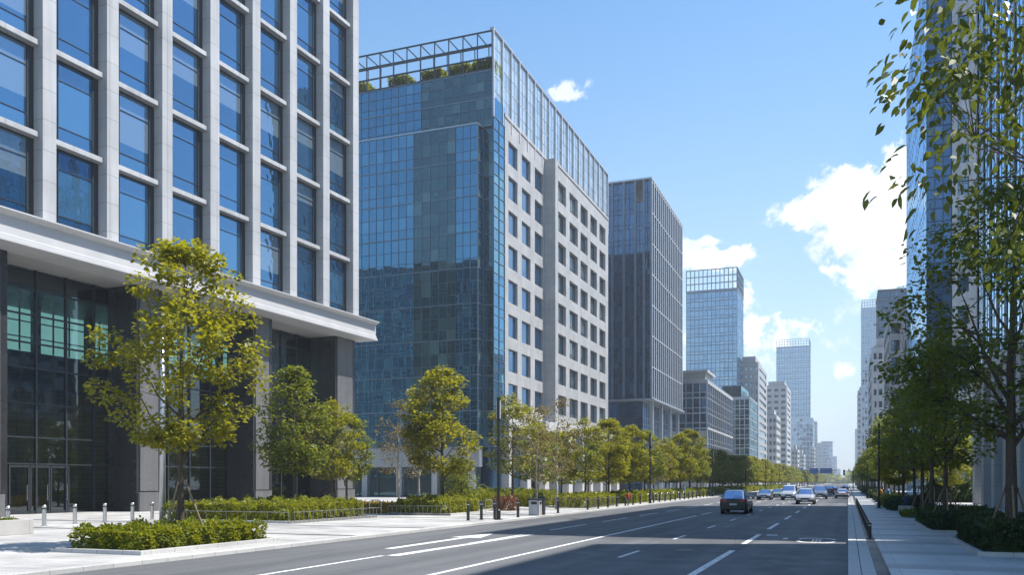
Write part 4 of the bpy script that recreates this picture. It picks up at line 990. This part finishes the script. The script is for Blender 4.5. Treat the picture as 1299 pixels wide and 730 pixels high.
# steel bollards in front of the lobby
def bollard(label, loc, h, r, mat, group, ring=True):
    t = thing('bollard', label, 'bollard', loc, 0, group)
    q = MB(); q.tube([(0,0,0),(0,0,h-.04),(0,0,h)], [r,r,r*.75], 12); q.build('post', M[mat], t, False)
    q = MB(); q.tube([(0,0,h*.8),(0,0,h*.86)], r*1.06, 12); q.build('band', M['dark' if mat == 'steel' else 'alu'], t)
    q = MB(); q.tube([(0,0,0),(0,0,.03)], r*1.5, 12); q.build('base_plate', M[mat], t); return t
pxs = (10, 56, 95, 133, 168, 193, 214, 264)
B0 = bollard('brushed steel bollard before the lobby, leftmost in the picture', (-37.3, yat(pxs[0],-37.3), .12), 1.02, .1, 'steel', 'steel bollards before the lobby')
for i, p in enumerate(pxs[1:]): dup(B0, (-37.3, yat(p,-37.3), .12), 0, f'brushed steel bollard before the lobby, {ORD[i+1]} from the left')
B1 = bollard('dark round topped bollard left of the first lamp post, leftmost', (-20.0, 45.2, .12), 1.08, .085, 'dark', 'dark bollards at the left kerb')
for i, (x, y) in enumerate(((-19.7,46.4),(-19.4,47.7),(-18.95,50.4),(-18.9,58.2))):
    dup(B1, (x, y, .12), 0, ['dark bollard, second from the left at the first lamp post', 'dark bollard close left of the first lamp post', 'dark bollard close right of the first lamp post', 'dark bollard just right of the grey litter bin'][i])
y = 66.0; i = 0
while y < 132:
    if abs(y-88) > 1.2: dup(B1, (-19.0, y, .12), 0, f'dark kerb bollard between the first and third lamp posts, {ORD[i] if i < 20 else "one of the farthest"}{"" if i>=20 else " from the near end"}', .92); i += 1
    y += 3.1
B2 = bollard('low dark bollard in the right gutter line, nearest and tallest looking', (.8, 36.6, .1), .62, .055, 'black', 'low dark bollards along the right gutter')
y = 38.2; i = 1
while y < 96:
    lab = f'low dark bollard in the right gutter line, {ORD[i]} from the camera' if i < 20 else 'low dark bollard in the far part of the right gutter line'
    dup(B2, (.8, y, .1), 0, lab, .92); y += 2.1; i += 1
def hoop(label, loc, rz, w=.75, h=.85, group='steel cycle hoops on the left pavement'):
    t = thing('cycle_stand', label, 'cycle stand', loc, rz, group)
    q = MB(); q.tube([(-w/2,0,0),(-w/2,0,h-.12),(-w/2+.12,0,h),(w/2-.12,0,h),(w/2,0,h-.12),(w/2,0,0)], .03, 8, 0, False); q.build('hoop', M['steel'], t)
    q = MB(); q.tube([(-w/2,0,.38),(w/2,0,.38)], .02, 6); q.build('crossbar', M['steel'], t); return t
H0 = hoop('steel cycle hoop between the hedges left of the first lamp post, leftmost', (-26.4, 58.6, .12), 1.2)
for i, (x, y) in enumerate(((-25.7,59.4),(-25.0,60.3))): dup(H0, (x, y, .12), 1.2, ['middle steel cycle hoop left of the first lamp post', 'steel cycle hoop closest to the reddish shrub'][i])
for i in range(9): dup(H0, (-19.9, 93+i*3.6, .12), 1.57, f'wide steel cycle hoop past the second lamp post, {ORD[i]} from the near end', (2.2,1,1.05))
for i in range(2): dup(H0, (-31.0+i*.9, 51.6+i*.8, .12), .2, ['steel hoop before the yellow flowers, left one', 'steel hoop before the yellow flowers, right one'][i], 1.1)
def rail(label, x0, y0, x1, y1, h, n):
    t = thing('garden_rail', label, 'rail', (x0, y0, .12)); v = Vector((x1-x0, y1-y0, 0))
    q = MB(); q.tube([(0,0,h), tuple(v+Vector((0,0,h)))], .018, 6); q.build('top_rail', M['rail'], t)
    q = MB(); q.tube([(0,0,.12), tuple(v+Vector((0,0,.12)))], .012, 6); q.build('bottom_rail', M['rail'], t)
    for k in range(n+1):
        p = v*(k/n); q = MB(); q.tube([(p.x,p.y,0),(p.x,p.y,h)], .014, 6); q.build('post', M['rail'], t)
rail('low steel rail along the street side of the large hedge', -26.85, 38.4, -26.85, 46.9, .6, 20)
rail('low steel rail along the near end of the large hedge', -34.9, 38.1, -27.0, 38.1, .6, 6)
rail('low rail in front of the clipped hedge under the lush yellow tree', -28.3, 50.9, -23.8, 50.9, .62, 14)
rail('low rail round the first kerb hedge beyond the lamp post', -23.6, 70.0, -20.0, 70.0, .8, 14)
rail('low rail along the kerb side of the first kerb hedge', -19.95, 70.1, -19.95, 80.0, .8, 30)
t = thing('litter_bin', 'grey stone litter bin at the left kerb beyond the first lamp post', 'litter bin', (-18.95, 53.6, .12))
q = MB(); q.box(-.36,.36,-.3,.3,0,1.0); q.build('body', M['stone3'], t, False, .03)
q = MB(); q.box(-.4,.4,-.34,.34,1.003,1.1); q.build('lid', M['dark'], t, False, .02)
q = MB(); q.box(.361,.37,-.2,.2,.72,.9); q.box(-.2,.2,-.31,-.301,.72,.9); q.build('opening', M['black'], t)
t = thing('utility_box', 'narrow dark cabinet standing right against the grey litter bin', 'cabinet', (-18.85, 54.55, .12))
q = MB(); q.box(-.2,.2,-.22,.22,0,1.15); q.build('body', M['dark'], t, False, .02); q = MB(); q.box(-.23,.23,-.25,.25,1.153,1.2); q.build('lid', M['black'], t)
# sign gantry and traffic signal far up the street
t = thing('sign_gantry', 'far overhead gantry with blue direction panels above the left lanes', 'gantry', (-19.5, 480, 0))
q = MB(); q.tube([(0,0,0),(0,0,8.6)], [.3,.2], 8); q.build('post', M['dark'], t); q = MB(); q.tube([(-9,0,8.2),(14,0,8.2)], .16, 6); q.tube([(-9,0,7.2),(14,0,7.2)], .12, 6); q.build('beam', M['dark'], t)
for a, b in ((-8.5,-2.5), (0.8,5.2), (6,12)): q = MB(); q.box(a, b, -.35, -.2, 6.6, 9.4); q.build('panel', M['sign_blue'], t)
t = thing('traffic_signal', 'small far traffic signal on an arm at the right kerb', 'traffic signal', (1.3, 250, .12))
q = MB(); q.tube([(0,0,0),(0,0,5.2)], [.13,.09], 8); q.build('post', M['dark'], t); q = MB(); q.tube([(0,0,5.0),(-2.2,0,5.1)], [.07,.05], 6); q.build('arm', M['dark'], t)
q = MB(); q.box(-2.5,-2.0,-.2,.2,3.9,5.4); q.build('signal_head', M['black'], t, False, .04)
for k in range(3): q = MB(); q.tube([(-2.25,-.2,5.1-.45*k),(-2.25,-.24,5.1-.45*k)], .16, 10); q.build('lens', M['tail' if k == 0 else 'lamp_lens'], t)

# ------------------------------------------------------------------ cars
def car(name, label, cat, loc, rz, paint, L=4.6, W=1.84, H=1.65, kind='suv', grp='cars on the road'):
    t = thing(name, label, cat, loc, rz, grp); P = M[paint]; h = W/2; s = H/1.65
    if kind == 'sedan':
        st = [(-.5,.42,.84,.86,.86,.78,.90),(-.485,.26,.95,.96,.93,.8,.99),(-.36,.22,1,1,.96,.78,1.03),(-.2,.2,1,1,.95,.68,1.40),(-.03,.2,1,1,.94,.67,1.46),(.1,.2,1,1,.92,.67,1.43),(.24,.2,1,1,.9,.76,.97),(.4,.22,.98,.98,.8,.8,.86),(.48,.28,.93,.93,.66,.78,.72),(.5,.4,.82,.82,.58,.7,.62)]; gl, ws, rw = (2,6), (5,), (2,)
    elif kind == 'van':
        st = [(-.5,.4,.9,.92,1.0,.84,1.1),(-.49,.28,.97,.98,1.08,.84,1.5),(-.46,.24,1,1,1.1,.82,1.68),(-.2,.22,1,1,1.08,.8,1.75),(.05,.22,1,1,1.05,.8,1.74),(.18,.22,1,1,1.02,.78,1.66),(.34,.22,1,1,1.0,.82,1.1),(.44,.24,.98,.98,.86,.82,.94),(.49,.3,.93,.93,.7,.78,.76),(.5,.4,.84,.84,.6,.7,.64)]; gl, ws, rw = (2,6), (5,), (1,)
    else:
        st = [(-.5,.46,.88,.9,.9,.8,.95),(-.49,.3,.97,.98,1.0,.82,1.03),(-.478,.26,.99,1,1.03,.8,1.06),(-.375,.24,1,1,1.04,.69,1.57),(-.25,.24,1,1,1.02,.67,1.645),(-.02,.24,1,1,1.0,.67,1.65),(.12,.24,1,1,.99,.66,1.58),(.27,.24,1,1,.99,.78,1.06),(.4,.25,.98,.98,.9,.8,.97),(.48,.32,.94,.94,.72,.78,.8),(.5,.42,.84,.84,.62,.7,.68)]; gl, ws, rw = (3,7), (6,), (2,)
    secs = []
    for (y, zb, w0, w1, zbelt, wr, zr) in st:
        zb, zbelt, zr = zb*s, zbelt*s, zr*s; mid = (zb+zbelt)/2
        half = [(0,zb),(w0*h*.86,zb),(w0*h*.97,zb+.1),(w1*h,mid),(w1*h*.97,zbelt),(wr*h,zr-.05*s),(wr*h*.86,zr-.012),(0,zr)]
        secs.append([(x,y*L,z) for x,z in half]+[(-x,y*L,z) for x,z in reversed(half[1:-1])])
    n = len(secs[0]); body, glass = MB(), MB()
    for i in range(len(secs)-1):
        for k in range(n):
            k2 = (k+1) % n; f = [secs[i][k], secs[i][k2], secs[i+1][k2], secs[i+1][k]]
            side = k in (4, 9); top = k in (5, 6, 7, 8)
            if side and gl[0] <= i < gl[1]:
                inset = .12 if i in (gl[0], gl[1]-1) else .05
                a, b, c, d = map(Vector, f); cen = (a+b+c+d)/4; g = [p.lerp(cen, inset) for p in (a,b,c,d)]; glass.face([tuple(p) for p in g])
                for u in range(4): body.face([tuple((a,b,c,d)[u]), tuple((a,b,c,d)[(u+1)%4]), tuple(g[(u+1)%4]), tuple(g[u])])
            elif top and (i in ws or i in rw): glass.face(f)
            else: body.face(f)
    body.face(secs[0]); body.face(list(reversed(secs[-1])))
    bm_ = body.mesh('body', P, False); bo = link('body', bm_, t, .03)
    gm_ = glass.mesh('window_glass', M['car_glass']); link('window_glass', gm_, t)
    q = MB(); q.box(-h*.9, h*.9, -L*.5-.02, -L*.5+.12, .3*s, .56*s); q.build('bumper', M['black'], t, False, .03)
    q = MB(); q.box(-h*.9, h*.9, L*.5-.1, L*.5+.02, .28*s, .46*s); q.build('bumper', M['black'], t, False, .03)
    wr = .35*s if kind != 'sedan' else .33
    for y in (-.3*L, .31*L):
        for sx in (-1, 1):
            q = MB(); q.tube([(sx*(h-.2),y,wr),(sx*(h-.19),y,wr),(sx*(h+.0),y,wr),(sx*(h+.012),y,wr)], [wr*.9,wr,wr,wr*.9], 20); wo = q.build('wheel', M['tyre'], t)
            q = MB(); q.tube([(sx*(h+.013),y,wr),(sx*(h+.022),y,wr)], [wr*.64,wr*.5], 14); q.build('rim', M['rim'], wo)
            q = MB(); q.tube([(sx*(h-.25),y,wr+.02),(sx*(h+.004),y,wr+.02)], wr*1.16, 20); q.build('wheel_arch', M['black'], t)
    for sx in (-1, 1):
        q = MB(); q.hexa([(sx*h*.5,-L*.5-.03,.84*s),(sx*h*.96,-L*.492-.01,.84*s),(sx*h*1.01,-L*.43,.86*s),(sx*h*.6,-L*.46,.84*s),(sx*h*.5,-L*.5-.022,.99*s),(sx*h*.97,-L*.488-.01,1.02*s),(sx*h*1.01,-L*.42,1.0*s),(sx*h*.6,-L*.46,.99*s)]); q.build('tail_light', M['tail'], t)
        q = MB(); q.hexa([(sx*h*.5,L*.5+.005,.6*s),(sx*h*.9,L*.485,.62*s),(sx*h*.9,L*.45,.62*s),(sx*h*.5,L*.48,.6*s),(sx*h*.52,L*.492,.73*s),(sx*h*.95,L*.462,.76*s),(sx*h*.95,L*.42,.76*s),(sx*h*.52,L*.47,.74*s)]); q.build('headlight', M['head'], t)
        q = MB(); q.box(sx*(h+.02) if sx > 0 else -h-.2, h+.2 if sx > 0 else -h-.02, L*.2, L*.2+.1, .98*s, 1.12*s); q.box(sx*h*.97 if sx>0 else -h-.03, h+.03 if sx>0 else -h*.97, L*.2+.02, L*.2+.07, .98*s, 1.02*s); q.build('mirror', P, t, False, .02)
    q = MB(); q.box(-.26,.26,-L*.5-.03,-L*.5-.022,.6*s,.72*s); q.build('number_plate', M['plate'], t)
    q = MB(); q.box(-.26,.26,L*.5+.022,L*.5+.03,.34*s,.46*s); q.build('number_plate', M['plate'], t)
    q = MB(); q.box(-h*.46,h*.46,L*.5-.03,L*.5+.006,.5*s,.66*s); q.build('grille', M['black'], t, False, .02)
    if kind == 'suv':
        for sx in (-1, 1): q = MB(); q.tube([(sx*h*.64,-L*.33,1.655*s),(sx*h*.64,-L*.3,1.69*s),(sx*h*.63,L*.03,1.69*s),(sx*h*.63,L*.06,1.64*s)], .02, 6); q.build('roof_rail', M['alu'], t)
    return t
def at(px, base): 
    d = CAM_H*F_PX/(base-HZ); a = ab(px); return (a[0]*d, a[1]*d, .005)
PI = math.pi
car('car', 'black SUV seen from behind, nearest car on the road', 'car', at(935, 651.5), 0, 'car_black', 4.7, 1.9, 1.72)
car('car', 'silver SUV coming towards the camera in the sunlit stretch', 'car', at(1022.5, 640), PI, 'car_silver', 4.6, 1.86, 1.62)
car('car', 'silver minivan coming on, left of the silver SUV', 'car', at(1001.5, 635), PI, 'car_silver', 4.7, 1.84, 1.78, 'van')
car('car', 'grey sedan coming on near the left kerb, leftmost of the oncoming cars', 'car', at(970.5, 634.5), PI, 'car_grey', 4.5, 1.8, 1.5, 'sedan')
car('car', 'greenish sedan partly hidden behind the silver minivan', 'car', at(987, 632), PI, 'car_green', 4.6, 1.8, 1.46, 'sedan')
car('car', 'grey blue SUV coming on, right of the silver SUV', 'car', at(1040, 633.6), PI, 'car_grey', 4.8, 1.92, 1.8)
car('car', 'pale pinkish sedan driving away in the right lane', 'car', at(1068.5, 633), 0, 'car_white', 4.6, 1.82, 1.5, 'sedan')
car('car', 'dark red hatchback beyond the grey blue SUV', 'car', at(1052, 627.5), 0, 'car_red', 4.4, 1.8, 1.6)
car('car', 'small dark car beyond the dark red hatchback', 'car', at(1058.5, 625.8), 0, 'car_navy', 4.4, 1.8, 1.5, 'sedan')
car('car', 'tiny dark car far beyond the pale pinkish sedan', 'car', at(1072, 623), 0, 'car_black', 4.4, 1.8, 1.5, 'sedan')

# ------------------------------------------------------------------ people
def person(label, loc, rz, h, top, legs, pose='stand', hair='hair', grp=None):
    J = {'pelvis': (0,0,.96,.13,'L'), 'spine': (0,.0,1.15,.125,'T'), 'chest': (0,-.01,1.36,.15,'T'), 'neck': (0,.0,1.52,.055,'S'), 'head': (0,.02,1.62,.085,'S'), 'crown': (0,.015,1.71,.08,'S')}
    w = .06 if pose == 'walk' else .02
    for s, sx in (('l', -1), ('r', 1)):
        f = sx*w
        J[s+'sh'] = (sx*.18,0,1.42,.065,'T'); J[s+'el'] = (sx*.24,-.02-f*1.5,1.15,.047,'T'); J[s+'wr'] = (sx*.24,.08-f*3,.92,.034,'T'); J[s+'ha'] = (sx*.235,.11-f*3,.83,.036,'S')
        J[s+'hp'] = (sx*.095,0,.9,.1,'L'); J[s+'kn'] = (sx*.1,.03+f*2.2,.5,.066,'L'); J[s+'an'] = (sx*.1,f*4-.03,.1,.05,'L'); J[s+'to'] = (sx*.11,f*4+.13,.045,.042,'B')
        if pose == 'sit':
            J[s+'kn'] = (sx*.13,.44,.5,.07,'L'); J[s+'an'] = (sx*.13,.42,.1,.05,'L'); J[s+'to'] = (sx*.14,.57,.045,.042,'B')
            J[s+'el'] = (sx*.25,.03,.82,.05,'T'); J[s+'wr'] = (sx*.16,.25,.66,.036,'T'); J[s+'ha'] = (sx*.1,.33,.64,.036,'S'); J[s+'hp'] = (sx*.1,.06,.55,.105,'L')
    if pose == 'sit':
        for k, v in {'pelvis': (0,0,.56,.14,'L'), 'spine': (0,.01,.76,.13,'T'), 'chest': (0,.05,.98,.155,'T'), 'neck': (0,.1,1.14,.055,'S'), 'head': (0,.14,1.24,.085,'S'), 'crown': (0,.13,1.33,.08,'S')}.items(): J[k] = v
        for s, sx in (('l', -1), ('r', 1)): J[s+'sh'] = (sx*.18,.05,1.04,.07,'T')
    B = [('pelvis','spine'),('spine','chest'),('chest','neck'),('neck','head'),('head','crown')]
    for s in 'lr': B += [('chest',s+'sh'),(s+'sh',s+'el'),(s+'el',s+'wr'),(s+'wr',s+'ha'),('pelvis',s+'hp'),(s+'hp',s+'kn'),(s+'kn',s+'an'),(s+'an',s+'to')]
    ks = list(J); k_ = h/1.78
    me = bpy.data.meshes.new('body'); me.from_pydata([Vector(J[a][:3])*k_ for a in ks], [(ks.index(a), ks.index(b)) for a, b in B], [])
    tmp = bpy.data.objects.new('tmp', me); COL.objects.link(tmp); md = tmp.modifiers.new('Skin', 'SKIN'); tmp.modifiers.new('Sub', 'SUBSURF').levels = 1
    sv_ = me.skin_vertices[0].data
    for i, a in enumerate(ks): sv_[i].radius = (J[a][3]*k_*(1.25 if a in ('chest','spine','pelvis') else 1), J[a][3]*k_); sv_[i].use_root = (i == 0)
    dg = bpy.context.evaluated_depsgraph_get(); out = bpy.data.meshes.new_from_object(tmp.evaluated_get(dg)); bpy.data.objects.remove(tmp)
    out.materials.clear()
    for m_ in (M[top], M[legs], M['skin'], M['black']): out.materials.append(m_)
    ci = {'T': 0, 'L': 1, 'S': 2, 'B': 3}
    pts = [(a, b) for a, b in B]
    for p in out.polygons:
        c = p.center; best = None
        for a in ks:
            d = (Vector(J[a][:3])*k_-c).length-J[a][3]*k_
            if best is None or d < best[0]: best = (d, J[a][4])
        p.material_index = ci[best[1]]; p.use_smooth = True
    t = thing('person', label, 'person', loc, rz, grp); out.name = 'body'; link('body', out, t)
    hd = Vector(J['crown'][:3])*k_; q = MB()
    n = 10; rings = []
    for i in range(5):
        a = i/4*1.75; r = .098*k_*math.sin(a); z = .098*k_*math.cos(a)
        rings.append([(hd.x+r*math.cos(2*PI*k/n)*.92, hd.y-.018*k_+r*math.sin(2*PI*k/n), hd.z-.01+z) for k in range(n)])
    for i in range(4):
        for k in range(n): q.face([rings[i][k], rings[i+1][k], rings[i+1][(k+1)%n], rings[i][(k+1)%n]])
    q.build('hair', M[hair], t, True); return t
person('child in a red jacket standing at the left kerb by the hedge', (-17.95+-.6, 77.6, .12), .6, 1.32, 'cloth_red', 'cloth_grey')
person('person in a light blue top walking on the left pavement by the cycle hoops', (-20.6, 118, .12), PI, 1.72, 'cloth_blue', 'cloth_dark', 'walk')
person('person in dark navy jacket seated on a stone block by the right hedges', (4.0, 69.9, .12), .3, 1.75, 'cloth_navy', 'cloth_dark', 'sit')
q = MB(); q.box(-.55,.45,-.35,.25,0,.44); o = q.build('stone_block', M['concrete'], None, False, .03, (4.0, 69.85, .12)); tag(o, 'pale square stone block used as a seat by the right hedges', 'stone seat')
person('person in an orange jacket walking off far down the right pavement', (2.9, 92, .12), 0, 1.7, 'cloth_orange', 'cloth_dark', 'walk')
person('person in a red top on the far right pavement between the trees', (3.3, 97, .12), .3, 1.7, 'cloth_red', 'cloth_dark', 'walk')
person('person in a blue shirt and dark trousers on the far right pavement', (3.6, 93.5, .12), PI, 1.76, 'cloth_blue', 'cloth_navy', 'walk')

# ------------------------------------------------------------------ haze
HAZE = True
if HAZE:
    m = MB(); m.box(-700, 500, -160, 2700, -1.2, 175); o = m.mesh('haze', [])
    t = NT('haze_air'); v = t.n('VolumePrincipled', Color=(.80,.90,1,1), Density=.00037, Anisotropy=.25)
    t.t.links.new(v.outputs[0], t.out.inputs['Volume']); o.materials.append(t.mat)
    o = link('haze', o); o['kind'] = 'stuff'
